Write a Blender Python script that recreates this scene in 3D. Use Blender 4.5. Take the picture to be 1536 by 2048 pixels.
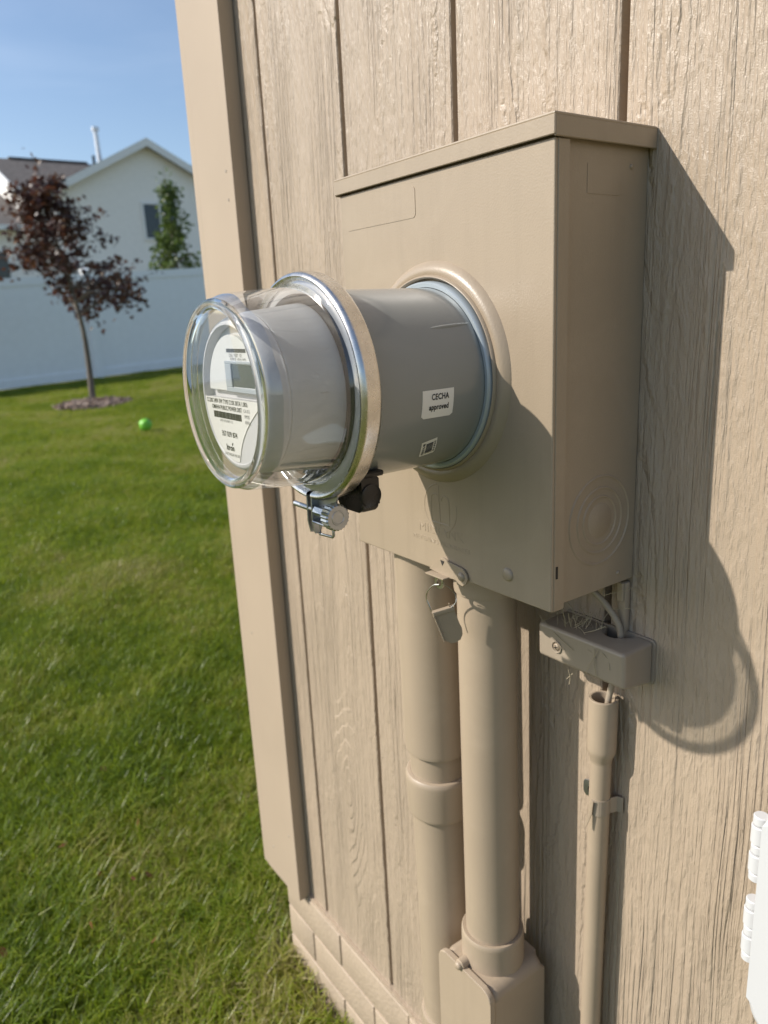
import bpy, bmesh, math, random
import numpy as np
from mathutils import Vector, Matrix, Euler
R = math.radians
for o in list(bpy.data.objects): bpy.data.objects.remove(o, do_unlink=True)
sc = bpy.context.scene
COL = sc.collection

# ------------------------------------------------------------------ camera, sky, sun, exposure
cam_d = bpy.data.cameras.new('camera'); cam = bpy.data.objects.new('camera', cam_d); COL.objects.link(cam)
cam.location = (0.673, -0.5501, 0.245)
cam.rotation_euler = (R(75.1234), R(2.7562), R(54.2365))
cam_d.sensor_fit = 'AUTO'; cam_d.sensor_width = 36; cam_d.lens = 26.38
cam_d.clip_start = 0.02; cam_d.clip_end = 900
cam_d.dof.use_dof = True; cam_d.dof.focus_distance = 0.60; cam_d.dof.aperture_fstop = 8.0
sc.camera = cam
SUN = Vector((0.4174, 0.6991, -0.5805))            # the way the sunlight travels
ELEV = math.asin(0.5805); AZ = math.atan2(-SUN.x, -SUN.y)
w = bpy.data.worlds.new('World'); sc.world = w; w.use_nodes = True
nt = w.node_tree; nt.nodes.clear()
sky = nt.nodes.new('ShaderNodeTexSky'); sky.sky_type = 'NISHITA'; sky.sun_disc = False
sky.sun_elevation = ELEV; sky.sun_rotation = AZ; sky.altitude = 300; sky.air_density = 1.0; sky.dust_density = 1.4; sky.ozone_density = 1.9
bg = nt.nodes.new('ShaderNodeBackground'); bg.inputs[1].default_value = 0.15
wo = nt.nodes.new('ShaderNodeOutputWorld')
# thin high cirrus veils over the blue
tc = nt.nodes.new('ShaderNodeTexCoord'); mp = nt.nodes.new('ShaderNodeMapping'); mp.inputs['Scale'].default_value = (1.4, 1.4, 6.5)
nz = nt.nodes.new('ShaderNodeTexNoise'); nz.inputs['Scale'].default_value = 2.1; nz.inputs['Detail'].default_value = 5; nz.inputs['Distortion'].default_value = 0.6
cr = nt.nodes.new('ShaderNodeValToRGB'); cr.color_ramp.elements[0].position = 0.48; cr.color_ramp.elements[1].position = 0.82
cr.color_ramp.elements[1].color = (0.09, 0.09, 0.09, 1)
mx = nt.nodes.new('ShaderNodeMix'); mx.data_type = 'RGBA'; mx.inputs[7].default_value = (8.5, 9.0, 9.8, 1)
L = nt.links.new
L(tc.outputs['Generated'], mp.inputs[0]); L(mp.outputs[0], nz.inputs['Vector']); L(nz.outputs[0], cr.inputs[0])
L(cr.outputs[0], mx.inputs[0]); L(sky.outputs[0], mx.inputs[6]); L(mx.outputs[2], bg.inputs[0]); L(bg.outputs[0], wo.inputs[0])
sd = bpy.data.lights.new('sun', 'SUN'); sd.energy = 4.7; sd.angle = R(0.53); sd.color = (1.0, 0.945, 0.86)
so = bpy.data.objects.new('sun', sd); COL.objects.link(so); so.rotation_euler = SUN.to_track_quat('-Z', 'Y').to_euler(); so.location = (-4, -6, 6)
vs = sc.view_settings; vs.view_transform = 'Standard'; vs.look = 'None'; vs.gamma = 1; vs.use_curve_mapping = False; vs.exposure = 0.15
sc.render.engine = 'CYCLES'
sc.cycles.max_bounces = 10; sc.cycles.transparent_max_bounces = 16; sc.cycles.transmission_bounces = 8; sc.cycles.glossy_bounces = 5

# ------------------------------------------------------------------ materials
MATS = {}
class NT:
    def __init__(s, name):
        s.m = bpy.data.materials.new(name); s.m.use_nodes = True; s.t = s.m.node_tree
        s.b = s.t.nodes['Principled BSDF']; s.out = s.t.nodes['Material Output']; MATS[name] = s.m
    def n(s, typ, **kw):
        nd = s.t.nodes.new('ShaderNode' + typ)
        for k, v in kw.items():
            if k.startswith('_'): setattr(nd, k[1:], v)
            else:
                nd.inputs[int(k[1:]) if k[0] == 'i' and k[1:].isdigit() else k.replace('_', ' ')].default_value = v
        return nd
    def l(s, a, b): s.t.links.new(a, b)
    def math(s, op, a, b=None, clamp=False):
        nd = s.t.nodes.new('ShaderNodeMath'); nd.operation = op; nd.use_clamp = clamp
        for i, v in enumerate((a, b)):
            if v is None: continue
            if isinstance(v, (int, float)): nd.inputs[i].default_value = v
            else: s.l(v, nd.inputs[i])
        return nd.outputs[0]
    def noise(s, vec, scale, detail=2, rough=0.5, mapscale=None, dist=0):
        if mapscale:
            mpn = s.t.nodes.new('ShaderNodeMapping'); mpn.inputs['Scale'].default_value = mapscale; s.l(vec, mpn.inputs[0]); vec = mpn.outputs[0]
        nd = s.t.nodes.new('ShaderNodeTexNoise'); nd.inputs['Scale'].default_value = scale; nd.inputs['Detail'].default_value = detail
        nd.inputs['Roughness'].default_value = rough; nd.inputs['Distortion'].default_value = dist
        s.l(vec, nd.inputs['Vector']); return nd.outputs[0]
    def ramp(s, fac, stops):
        nd = s.t.nodes.new('ShaderNodeValToRGB'); cr = nd.color_ramp
        while len(cr.elements) < len(stops): cr.elements.new(0.5)
        for e, (p, c) in zip(cr.elements, stops): e.position = p; e.color = tuple(c) + (1,) if len(c) == 3 else c
        s.l(fac, nd.inputs[0]); return nd.outputs[0]
    def bump(s, h, strength, dist):
        nd = s.t.nodes.new('ShaderNodeBump'); nd.inputs['Strength'].default_value = strength; nd.inputs['Distance'].default_value = dist
        s.l(h, nd.inputs['Height']); s.l(nd.outputs[0], s.b.inputs['Normal'])
    def mixc(s, fac, a, b):
        nd = s.t.nodes.new('ShaderNodeMix'); nd.data_type = 'RGBA'
        for i, v in ((0, fac), (6, a), (7, b)):
            if isinstance(v, (int, float)): nd.inputs[i].default_value = v
            elif isinstance(v, tuple): nd.inputs[i].default_value = v + (1,)
            else: s.l(v, nd.inputs[i])
        return nd.outputs[2]
    @property
    def obj(s): return s.t.nodes.new('ShaderNodeTexCoord').outputs['Object']
    @property
    def pos(s): return s.t.nodes.new('ShaderNodeNewGeometry').outputs['Position']
    def rnd(s): return s.t.nodes.new('ShaderNodeObjectInfo').outputs['Random']

def plain(name, col, rough=0.5, metal=0.0, bump=None, var=0.08, spec=0.5, coat=0.0):
    m = NT(name); p = m.obj
    f = m.noise(p, 9, 4)
    a = tuple(max(0, c * (1 - var)) for c in col); b = tuple(min(1, c * (1 + var)) for c in col)
    c = m.ramp(f, ((0.3, a), (0.7, b)))
    if 'paint' in name:
        st = m.ramp(m.noise(p, 1, 4, 0.6, mapscale=(55, 55, 3.0)), ((0.50, (0, 0, 0)), (0.78, (0.30,) * 3)))
        c = m.mixc(st, c, tuple(k * 0.72 for k in col))
        sp = m.ramp(m.noise(p, 260, 3, 0.6), ((0.70, (0, 0, 0)), (0.80, (0.5,) * 3)))
        c = m.mixc(sp, c, tuple(k * 0.6 for k in col))
        du = m.ramp(m.noise(p, 14, 5, 0.65, dist=0.8), ((0.50, (0, 0, 0)), (0.75, (0.22,) * 3)))
        c = m.mixc(du, c, tuple(min(1, k * 1.25 + 0.03) for k in col))
    m.l(c, m.b.inputs['Base Color'])
    r = m.noise(p, 23, 3); m.l(m.math('ADD', m.math('MULTIPLY', r, 0.14), rough - 0.07), m.b.inputs['Roughness'])
    m.b.inputs['Metallic'].default_value = metal; m.b.inputs['Specular IOR Level'].default_value = spec
    m.b.inputs['Coat Weight'].default_value = coat; m.b.inputs['Coat Roughness'].default_value = 0.1
    if bump: m.bump(m.noise(p, bump[0], 2), bump[1], bump[2])
    return m.m

TAN = (0.402, 0.318, 0.234)
# siding: embossed cedar grain under tan paint
def siding_mat():
    m = NT('siding_paint'); p = m.obj
    off = m.t.nodes.new('ShaderNodeCombineXYZ'); r = m.rnd()
    m.l(m.math('MULTIPLY', r, 37.0), off.inputs[0]); m.l(m.math('MULTIPLY', r, 61.0), off.inputs[2])
    add = m.t.nodes.new('ShaderNodeVectorMath'); add.operation = 'ADD'; m.l(p, add.inputs[0]); m.l(off.outputs[0], add.inputs[1])
    P = add.outputs[0]
    # slow sideways wander of the grain
    wob = m.noise(P, 1, 2, mapscale=(9, 1, 2.2))
    sx = m.t.nodes.new('ShaderNodeSeparateXYZ'); m.l(P, sx.inputs[0])
    x2 = m.math('ADD', sx.outputs[0], m.math('MULTIPLY', wob, 0.016))
    cb = m.t.nodes.new('ShaderNodeCombineXYZ'); m.l(x2, cb.inputs[0]); m.l(sx.outputs[2], cb.inputs[2])
    Q = cb.outputs[0]
    fine = m.noise(Q, 1, 3, 0.55, mapscale=(210, 1, 3.4))
    fine = m.ramp(fine, ((0.36, (0, 0, 0)), (0.5, (0.75,) * 3), (0.7, (1, 1, 1))))
    coarse = m.noise(Q, 1, 2, 0.5, mapscale=(62, 1, 1.5))
    coarse = m.math('ABSOLUTE', m.math('SUBTRACT', coarse, 0.5))
    coarse = m.ramp(coarse, ((0.0, (0, 0, 0)), (0.035, (0.75,) * 3), (0.12, (1, 1, 1))))
    # cathedral figure: stepped contour lines of a slow field
    fld = m.noise(Q, 1, 1.2, 0.4, mapscale=(11, 1, 0.9))
    vor = m.t.nodes.new('ShaderNodeTexVoronoi'); vor.inputs['Scale'].default_value = 1.0
    vm = m.t.nodes.new('ShaderNodeMapping'); vm.inputs['Scale'].default_value = (6.5, 0.0, 1.5); m.l(P, vm.inputs[0]); m.l(vm.outputs[0], vor.inputs['Vector'])
    knot = m.ramp(vor.outputs['Distance'], ((0.0, (1, 1, 1)), (0.10, (0.55,) * 3), (0.30, (0, 0, 0))))
    fld = m.math('ADD', m.math('MULTIPLY', fld, 20.0), m.math('ADD', m.math('MULTIPLY', knot, 7.0), m.math('MULTIPLY', m.noise(P, 90, 2), 0.55)))
    stp = m.math('FRACT', fld)
    stp = m.ramp(stp, ((0.0, (0.42,) * 3), (0.18, (1, 1, 1)), (0.60, (0.72,) * 3), (1.0, (0.42,) * 3)))
    mask = m.ramp(m.noise(P, 1, 2, mapscale=(13, 1, 1.6)), ((0.44, (0, 0, 0)), (0.56, (1, 1, 1))))
    mask = m.math('MAXIMUM', mask, m.ramp(knot, ((0.0, (0, 0, 0)), (0.12, (1, 1, 1)))))
    mask2 = m.ramp(m.noise(P, 1, 2, mapscale=(21, 3, 2.3)), ((0.36, (0.12,) * 3), (0.62, (1, 1, 1))))
    chips = m.ramp(m.noise(P, 1, 3, 0.6, mapscale=(150, 1, 34)), ((0.42, (0, 0, 0)), (0.62, (1, 1, 1))))
    peel = m.noise(P, 900, 2)
    h1 = m.math('ADD', m.math('MULTIPLY', fine, 0.62), m.math('MULTIPLY', coarse, 0.42))
    h = m.mixc(mask, h1, m.math('ADD', m.math('MULTIPLY', stp, 0.8), m.math('MULTIPLY', fine, 0.25)))
    h = m.math('MULTIPLY', h, mask2)
    h = m.math('ADD', m.math('MULTIPLY', h, 1.0), m.math('MULTIPLY', chips, 0.2))
    h = m.math('ADD', h, m.math('MULTIPLY', peel, 0.10))
    m.bump(h, 1.0, 0.0038)
    col = m.ramp(m.noise(P, 6, 4), ((0.3, tuple(c * 0.94 for c in TAN)), (0.7, tuple(c * 1.04 for c in TAN))))
    stn = m.ramp(m.noise(P, 1, 4, 0.65, mapscale=(26, 1, 2.2)), ((0.5, (0, 0, 0)), (0.8, (0.32,) * 3)))
    col = m.mixc(stn, col, tuple(c * 0.74 for c in TAN))
    m.l(col, m.b.inputs['Base Color'])
    m.l(m.math('ADD', m.math('MULTIPLY', m.noise(P, 40, 3), 0.2), 0.27), m.b.inputs['Roughness'])
    m.b.inputs['Specular IOR Level'].default_value = 0.45
    return m.m
siding_mat()
def trim_mat():
    m = NT('trim_paint'); p = m.obj
    g = m.noise(p, 1, 3, 0.6, mapscale=(160, 160, 5))
    m.bump(m.math('ADD', m.math('MULTIPLY', g, 0.5), m.math('MULTIPLY', m.noise(p, 700, 2), 0.2)), 0.35, 0.0008)
    m.l(m.ramp(m.noise(p, 5, 4), ((0.3, tuple(c * 0.96 for c in TAN)), (0.7, tuple(c * 1.05 for c in TAN)))), m.b.inputs['Base Color'])
    m.b.inputs['Roughness'].default_value = 0.55; m.b.inputs['Specular IOR Level'].default_value = 0.35
trim_mat()
BOX = (0.342, 0.270, 0.192)
plain('box_paint', BOX, 0.38, bump=(620, 0.22, 0.0007), var=0.03)
plain('pipe_paint', (0.368, 0.290, 0.207), 0.44, bump=(500, 0.08, 0.0006), var=0.035)
plain('block_paint', (0.33, 0.27, 0.205), 0.40, bump=(300, 0.1, 0.0005), var=0.07)
plain('brick_paint', (0.405, 0.32, 0.235), 0.55, bump=(140, 0.6, 0.003), var=0.07)
plain('dark_gap', (0.03, 0.025, 0.02), 0.8)
plain('grey_enamel', (0.25, 0.26, 0.25), 0.22, bump=(60, 0.02, 0.001), var=0.03, coat=0.3)
plain('zinc_gasket', (0.42, 0.47, 0.50), 0.42, metal=0.25, var=0.08)
plain('sticker_white', (0.78, 0.76, 0.72), 0.5, var=0.03)
plain('ink', (0.012, 0.012, 0.014), 0.5)
plain('ink_pale', (0.10, 0.10, 0.11), 0.5)
plain('meter_plastic', (0.62, 0.61, 0.615), 0.38, var=0.02)
plain('housing_grey', (0.60, 0.61, 0.62), 0.36, var=0.03)
plain('meter_face', (0.76, 0.76, 0.75), 0.45, var=0.02)
plain('recess_grey', (0.42, 0.46, 0.50), 0.5, var=0.03)
plain('lcd_grey', (0.085, 0.105, 0.11), 0.25, var=0.1)
plain('black_plastic', (0.012, 0.011, 0.010), 0.28)
plain('white_plastic', (0.57, 0.57, 0.57), 0.36, bump=(700, 0.05, 0.0004), var=0.015)
plain('white_vinyl', (0.90, 0.905, 0.91), 0.4, var=0.02)
plain('cable_tan', (0.33, 0.27, 0.2), 0.5)
plain('straw', (0.36, 0.30, 0.2), 0.8, var=0.25)
plain('stucco_white', (0.88, 0.85, 0.80), 0.85, var=0.03, bump=(4, 0.1, 0.02))
plain('fascia_white', (0.80, 0.80, 0.78), 0.6, var=0.02)
plain('shingle', (0.115, 0.10, 0.09), 0.9, var=0.35, bump=(14, 0.6, 0.03))
plain('window_glass', (0.03, 0.04, 0.05), 0.08, var=0.2)
plain('galv_pipe', (0.75, 0.76, 0.78), 0.35, metal=0.4)
plain('ball_green', (0.18, 0.52, 0.04), 0.45, bump=(60, 0.2, 0.002))
plain('bark', (0.15, 0.125, 0.10), 0.9, var=0.3, bump=(60, 0.8, 0.01))
plain('mulch', (0.33, 0.25, 0.20), 0.9, var=0.4)
def metal_mat(name, col, rough, streak=0.0):
    m = NT(name); p = m.obj
    m.b.inputs['Metallic'].default_value = 1.0
    f = m.noise(p, 70, 5, 0.65)
    m.l(m.ramp(f, ((0.3, tuple(c * 0.78 for c in col)), (0.7, col))), m.b.inputs['Base Color'])
    m.l(m.math('ADD', m.math('MULTIPLY', m.noise(p, 120, 4), 0.22), rough - 0.11), m.b.inputs['Roughness'])
    m.bump(m.noise(p, 45, 3), 0.05 + streak, 0.001)
metal_mat('ring_steel', (0.74, 0.71, 0.66), 0.27, 0.08)
metal_mat('clamp_steel', (0.50, 0.52, 0.54), 0.38, 0.1)
metal_mat('wire_steel', (0.62, 0.6, 0.55), 0.3)
# thin clear polycarbonate: reflections by Fresnel over a clear sheet, a little dust
def cover_glass(name, tint, base, k, hz):
    m = NT(name); m.t.nodes.remove(m.b)
    tr = m.n('BsdfTransparent'); tr.inputs[0].default_value = tint + (1,)
    gl = m.n('BsdfGlossy'); gl.inputs['Roughness'].default_value = 0.035; gl.inputs[0].default_value = (1, 1, 1, 1)
    lw = m.n('LayerWeight'); lw.inputs[0].default_value = 0.5
    bp = m.n('Bump'); bp.inputs['Strength'].default_value = 0.04; bp.inputs['Distance'].default_value = 0.002
    m.l(m.noise(m.obj, 28, 2), bp.inputs['Height']); m.l(bp.outputs[0], gl.inputs['Normal'])
    mix = m.n('MixShader'); fac = m.math('ADD', m.math('MULTIPLY', m.math('POWER', lw.outputs['Facing'], 2.4), k), base, True); m.l(fac, mix.inputs[0]); m.l(tr.outputs[0], mix.inputs[1]); m.l(gl.outputs[0], mix.inputs[2])
    df = m.n('BsdfDiffuse'); df.inputs[0].default_value = (0.8, 0.8, 0.8, 1)
    scr = m.ramp(m.noise(m.obj, 1, 4, 0.7, mapscale=(60, 9, 60), dist=1.5), ((0.45, (hz,) * 3), (0.66, (hz * 2.2,) * 3), (0.74, (hz * 4 + 0.05,) * 3)))
    mix2 = m.n('MixShader'); m.l(scr, mix2.inputs[0]); m.l(mix.outputs[0], mix2.inputs[1]); m.l(df.outputs[0], mix2.inputs[2])
    m.l(mix2.outputs[0], m.out.inputs[0])
cover_glass('clear_cover', (0.95, 0.955, 0.95), 0.05, 0.85, 0.008)
cover_glass('clear_sleeve', (0.78, 0.79, 0.785), 0.10, 0.85, 0.025)
def rim_glass():
    m = NT('clear_rim'); m.b.inputs['Base Color'].default_value = (0.95, 0.97, 0.98, 1); m.b.inputs['Transmission Weight'].default_value = 1
    m.b.inputs['IOR'].default_value = 1.5; m.b.inputs['Roughness'].default_value = 0.03
rim_glass()
def leaf_mat(name, cols, trans):
    m = NT(name); m.t.nodes.remove(m.b)
    g = m.t.nodes.new('ShaderNodeAttribute'); g.attribute_name = 'tint'
    c = m.ramp(g.outputs['Fac'], tuple((i / (len(cols) - 1), k) for i, k in enumerate(cols)))
    pb = m.n('BsdfPrincipled'); m.l(c, pb.inputs['Base Color']); pb.inputs['Roughness'].default_value = 0.42
    tl = m.n('BsdfTranslucent'); m.l(m.mixc(0.5, c, trans), tl.inputs[0])
    mix = m.n('MixShader'); mix.inputs[0].default_value = 0.35
    m.l(pb.outputs[0], mix.inputs[1]); m.l(tl.outputs[0], mix.inputs[2]); m.l(mix.outputs[0], m.out.inputs[0])
leaf_mat('purple_leaf', ((0.045, 0.024, 0.024), (0.075, 0.038, 0.032), (0.12, 0.065, 0.04), (0.18, 0.10, 0.04)), (0.16, 0.05, 0.02))
leaf_mat('red_leaf', ((0.14, 0.045, 0.02), (0.22, 0.09, 0.035), (0.26, 0.14, 0.05)), (0.3, 0.1, 0.03))
leaf_mat('green_leaf', ((0.05, 0.085, 0.02), (0.09, 0.14, 0.03), (0.15, 0.19, 0.06)), (0.14, 0.2, 0.03))
def grass_mat():
    m = NT('grass_blade'); m.t.nodes.remove(m.b)
    r = m.rnd(); p = m.pos
    big = m.noise(p, 0.9, 3); mid = m.noise(p, 3.2, 3)
    t = m.math('ADD', m.math('MULTIPLY', r, 0.42), m.math('ADD', m.math('MULTIPLY', big, 0.75), m.math('MULTIPLY', mid, 0.6)))
    c = m.ramp(m.math('SUBTRACT', t, 0.435), ((0.14, (0.09, 0.15, 0.010)), (0.32, (0.16, 0.24, 0.014)), (0.46, (0.26, 0.33, 0.022)), (0.58, (0.34, 0.36, 0.05)), (0.68, (0.40, 0.36, 0.10)), (0.80, (0.50, 0.43, 0.22))))
    pb = m.n('BsdfPrincipled'); m.l(c, pb.inputs['Base Color']); pb.inputs['Roughness'].default_value = 0.36; pb.inputs['Specular IOR Level'].default_value = 0.45
    tl = m.n('BsdfTranslucent'); m.l(m.mixc(0.4, c, (0.34, 0.42, 0.03)), tl.inputs[0])
    mix = m.n('MixShader'); mix.inputs[0].default_value = 0.5
    m.l(pb.outputs[0], mix.inputs[1]); m.l(tl.outputs[0], mix.inputs[2]); m.l(mix.outputs[0], m.out.inputs[0])
grass_mat()
def ground_mat():
    m = NT('turf_soil'); p = m.pos
    f = m.noise(p, 1.1, 4); g = m.noise(p, 30, 4)
    c1 = m.ramp(f, ((0.3, (0.12, 0.14, 0.03)), (0.7, (0.19, 0.18, 0.06))))
    c2 = m.ramp(g, ((0.35, (0.07, 0.07, 0.025)), (0.7, (0.2, 0.17, 0.08))))
    m.l(m.mixc(0.45, c1, c2), m.b.inputs['Base Color']); m.b.inputs['Roughness'].default_value = 0.95; m.b.inputs['Specular IOR Level'].default_value = 0.1
    m.bump(g, 0.8, 0.03)
    m = NT('dry_soil'); p = m.pos
    m.l(m.ramp(m.noise(p, 40, 5), ((0.3, (0.10, 0.075, 0.05)), (0.7, (0.24, 0.19, 0.14)))), m.b.inputs['Base Color']); m.b.inputs['Roughness'].default_value = 0.95
    m.bump(m.noise(p, 90, 4), 0.9, 0.012)
ground_mat()

# ------------------------------------------------------------------ building helpers
def wloc(o):
    v = Vector((0, 0, 0))
    while o is not None: v += o.location; o = o.parent
    return v
def tag(o, label=None, cat=None, group=None, kind=None):
    if label: o['label'] = label
    if cat: o['category'] = cat
    if group: o['group'] = group
    if kind: o['kind'] = kind
    return o
def empty(name, loc, label=None, cat=None, group=None):
    o = bpy.data.objects.new(name, None); o.empty_display_size = 0.05; o.location = loc; COL.objects.link(o); return tag(o, label, cat, group)
def finish(name, me, mat, parent=None, smooth=35):
    o = bpy.data.objects.new(name, me); COL.objects.link(o)
    if mat: me.materials.append(MATS[mat])
    if smooth:
        for p in me.polygons: p.use_smooth = True
        me.set_sharp_from_angle(angle=R(smooth))
    if smooth and smooth < 55:
        wn = o.modifiers.new('shading', 'WEIGHTED_NORMAL'); wn.keep_sharp = True
    if parent is not None:
        o.parent = parent; me.transform(Matrix.Translation(-wloc(parent)))
    elif len(me.vertices):
        co = np.empty(len(me.vertices) * 3); me.vertices.foreach_get('co', co); co = co.reshape(-1, 3)
        b = Vector(((co[:, 0].min() + co[:, 0].max()) / 2, (co[:, 1].min() + co[:, 1].max()) / 2, co[:, 2].min()))
        me.transform(Matrix.Translation(-b)); o.location = b
    return o
def obj(name, bm, mat, parent=None, smooth=35):
    bmesh.ops.recalc_face_normals(bm, faces=bm.faces[:])
    me = bpy.data.meshes.new(name); bm.to_mesh(me); bm.free(); return finish(name, me, mat, parent, smooth)
def pyobj(name, vs, fs, mat, parent=None, smooth=35):
    me = bpy.data.meshes.new(name); me.from_pydata([tuple(v) for v in vs], [], fs); me.update(); return finish(name, me, mat, parent, smooth)
def box(bm, x0, x1, y0, y1, z0, z1, bev=0, seg=2):
    vs = [bm.verts.new(p) for p in ((x0, y0, z0), (x1, y0, z0), (x1, y1, z0), (x0, y1, z0), (x0, y0, z1), (x1, y0, z1), (x1, y1, z1), (x0, y1, z1))]
    fs = [bm.faces.new([vs[i] for i in f]) for f in ((0, 3, 2, 1), (4, 5, 6, 7), (0, 1, 5, 4), (1, 2, 6, 5), (2, 3, 7, 6), (3, 0, 4, 7))]
    if bev:
        es = list({e for f in fs for e in f.edges})
        bmesh.ops.bevel(bm, geom=es, offset=bev, segments=seg, profile=0.5, affect='EDGES', clamp_overlap=True)
    return vs
def BM(): return bmesh.new()
def boxo(name, dims, mat, parent=None, bev=0.001, seg=2, smooth=35):
    bm = BM(); box(bm, *dims, bev, seg); return obj(name, bm, mat, parent, smooth)
def lathe(bm, prof, c, axis='y', n=96, close=False, a0=0.0, a1=2 * math.pi):
    full = abs(a1 - a0 - 2 * math.pi) < 1e-6
    m = n if full else n + 1
    rings = []
    for r, t in prof:
        ring = []
        if r < 1e-6:
            P = {'y': (c[0], t, c[1]), 'z': (c[0], c[1], t), 'x': (t, c[0], c[1])}[axis]; v = bm.verts.new(P); ring = [v] * m
        else:
            for i in range(m):
                a = a0 + (a1 - a0) * i / n; u, v_ = r * math.cos(a), r * math.sin(a)
                P = {'y': (c[0] + u, t, c[1] + v_), 'z': (c[0] + u, c[1] + v_, t), 'x': (t, c[0] + u, c[1] + v_)}[axis]
                ring.append(bm.verts.new(P))
        rings.append(ring)
    pairs = list(zip(rings, rings[1:])) + ([(rings[-1], rings[0])] if close else [])
    for A, B in pairs:
        for i in range(n if full else n):
            j = (i + 1) % m
            q = []
            for v in (A[i], A[j], B[j], B[i]):
                if v not in q: q.append(v)
            if len(q) >= 3:
                try: bm.faces.new(q)
                except ValueError: pass
def tube(bm, pts, r, n=8, cap=True):
    pts = [Vector(p) for p in pts]; rr = r if isinstance(r, (list, tuple)) else [r] * len(pts)
    prev = None; rings = []
    for i, p in enumerate(pts):
        d = (pts[min(i + 1, len(pts) - 1)] - pts[max(i - 1, 0)]).normalized()
        if prev is None: prev = d.orthogonal().normalized()
        u = (prev - d * prev.dot(d)).normalized(); prev = u; v = d.cross(u)
        rings.append([bm.verts.new(p + (u * math.cos(2 * math.pi * k / n) + v * math.sin(2 * math.pi * k / n)) * rr[i]) for k in range(n)])
    for A, B in zip(rings, rings[1:]):
        for k in range(n): bm.faces.new((A[k], A[(k + 1) % n], B[(k + 1) % n], B[k]))
    if cap: bm.faces.new(rings[0][::-1]); bm.faces.new(rings[-1])
def catmull(P, k=8):
    P = [Vector(p) for p in P]; P = [P[0] * 2 - P[1]] + P + [P[-1] * 2 - P[-2]]; out = []
    for i in range(1, len(P) - 2):
        for j in range(k):
            t = j / k; a, b, c, d = P[i - 1:i + 3]
            out.append(0.5 * ((2 * b) + (c - a) * t + (2 * a - 5 * b + 4 * c - d) * t * t + (3 * b - a - 3 * c + d) * t ** 3))
    out.append(P[-2]); return out
def prism(bm, poly, fn, d0, d1, bev=0):
    """poly of 2D points, fn(u, v, d) -> xyz"""
    A = [bm.verts.new(fn(u, v, d0)) for u, v in poly]; B = [bm.verts.new(fn(u, v, d1)) for u, v in poly]; n = len(poly)
    fs = [bm.faces.new(A), bm.faces.new(B[::-1])] + [bm.faces.new((A[i], B[i], B[(i + 1) % n], A[(i + 1) % n])) for i in range(n)]
    if bev: bmesh.ops.bevel(bm, geom=list(fs[0].edges) + list(fs[1].edges), offset=bev, segments=2, profile=0.5, affect='EDGES', clamp_overlap=True)
def rrect(x0, x1, y0, y1, r, k=5):
    out = []
    for cx, cy, a in ((x1 - r, y0 + r, -90), (x1 - r, y1 - r, 0), (x0 + r, y1 - r, 90), (x0 + r, y0 + r, 180)):
        for i in range(k + 1): t = R(a + 90 * i / k); out.append((cx + r * math.cos(t), cy + r * math.sin(t)))
    return out
def text_mesh(s, size, extrude=0.0, bold=0.0, xs=1.0, bev=0.0, align='CENTER', shear=0.0):
    cu = bpy.data.curves.new('lettering', 'FONT'); cu.body = s; cu.size = size; cu.extrude = extrude; cu.offset = bold; cu.bevel_depth = bev
    cu.align_x = align; cu.align_y = 'CENTER'; cu.resolution_u = 3; cu.shear = shear; cu.space_character = 1.05
    o = bpy.data.objects.new('lettering', cu); COL.objects.link(o); dg = bpy.context.evaluated_depsgraph_get(); dg.update()
    me = bpy.data.meshes.new_from_object(o.evaluated_get(dg)); bpy.data.objects.remove(o); bpy.data.curves.remove(cu)
    for v in me.vertices: v.co.x *= xs
    return me
def place_text(name, s, size, fn, mat, parent, **kw):
    me = text_mesh(s, size, **kw)
    me.materials.clear()
    for v in me.vertices: v.co = Vector(fn(v.co.x, v.co.y, v.co.z))
    bq = bmesh.new(); bq.from_mesh(me); bmesh.ops.remove_doubles(bq, verts=bq.verts[:], dist=1e-7)
    if kw.get('extrude'): bmesh.ops.recalc_face_normals(bq, faces=bq.faces[:])
    bq.to_mesh(me); bq.free(); me.update(); return finish(name, me, mat, parent, 0)

W, H, D = 0.2805, 0.3741, 0.1130
GZ = -1.05
def gz(x, y):
    f = max(0.0, -x - 1.0); k = min(1, f / 12.1)
    z = GZ + min(f, 14) * 0.0298 + max(-4, min(9, y - 1.9)) * 0.042 * k * k * (3 - 2 * k)
    return z

# ------------------------------------------------------------------ ground
xs = sorted(set([-300, -180, -110, -70, -50, -40, -30, -24] + [round(-20 + 0.5 * i, 3) for i in range(48)] + [5, 7, 10, 16, 26, 45, 80, 150, 300]))
ys = sorted(set([-300, -150, -80, -45, -26, -16, -10, -7, -5] + [round(-4 + 0.5 * i, 3) for i in range(32)] + [13, 16, 22, 30, 45, 80, 150, 300]))
V = [(x, y, gz(x, y)) for x in xs for y in ys]; ny = len(ys)
F = [(i * ny + j, (i + 1) * ny + j, (i + 1) * ny + j + 1, i * ny + j + 1) for i in range(len(xs) - 1) for j in range(ny - 1)]
tag(pyobj('ground', V, F, 'turf_soil'), kind='structure')
# bare soil along the foundation
rng = random.Random(4); V = []; F = []
n = 60
for i in range(n + 1):
    x = -0.62 + 3.2 * i / n
    V += [(x, 0.05, GZ + 0.012), (x, -0.02, GZ + 0.012 + rng.uniform(0, 0.006)), (x, -0.045 - rng.uniform(0, 0.02), GZ + 0.004)]
for i in range(n):
    for j in range(2): a = i * 3 + j; F.append((a, a + 1, a + 4, a + 3))
tag(pyobj('soil_strip', V, F, 'dry_soil'), kind='structure')

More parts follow.
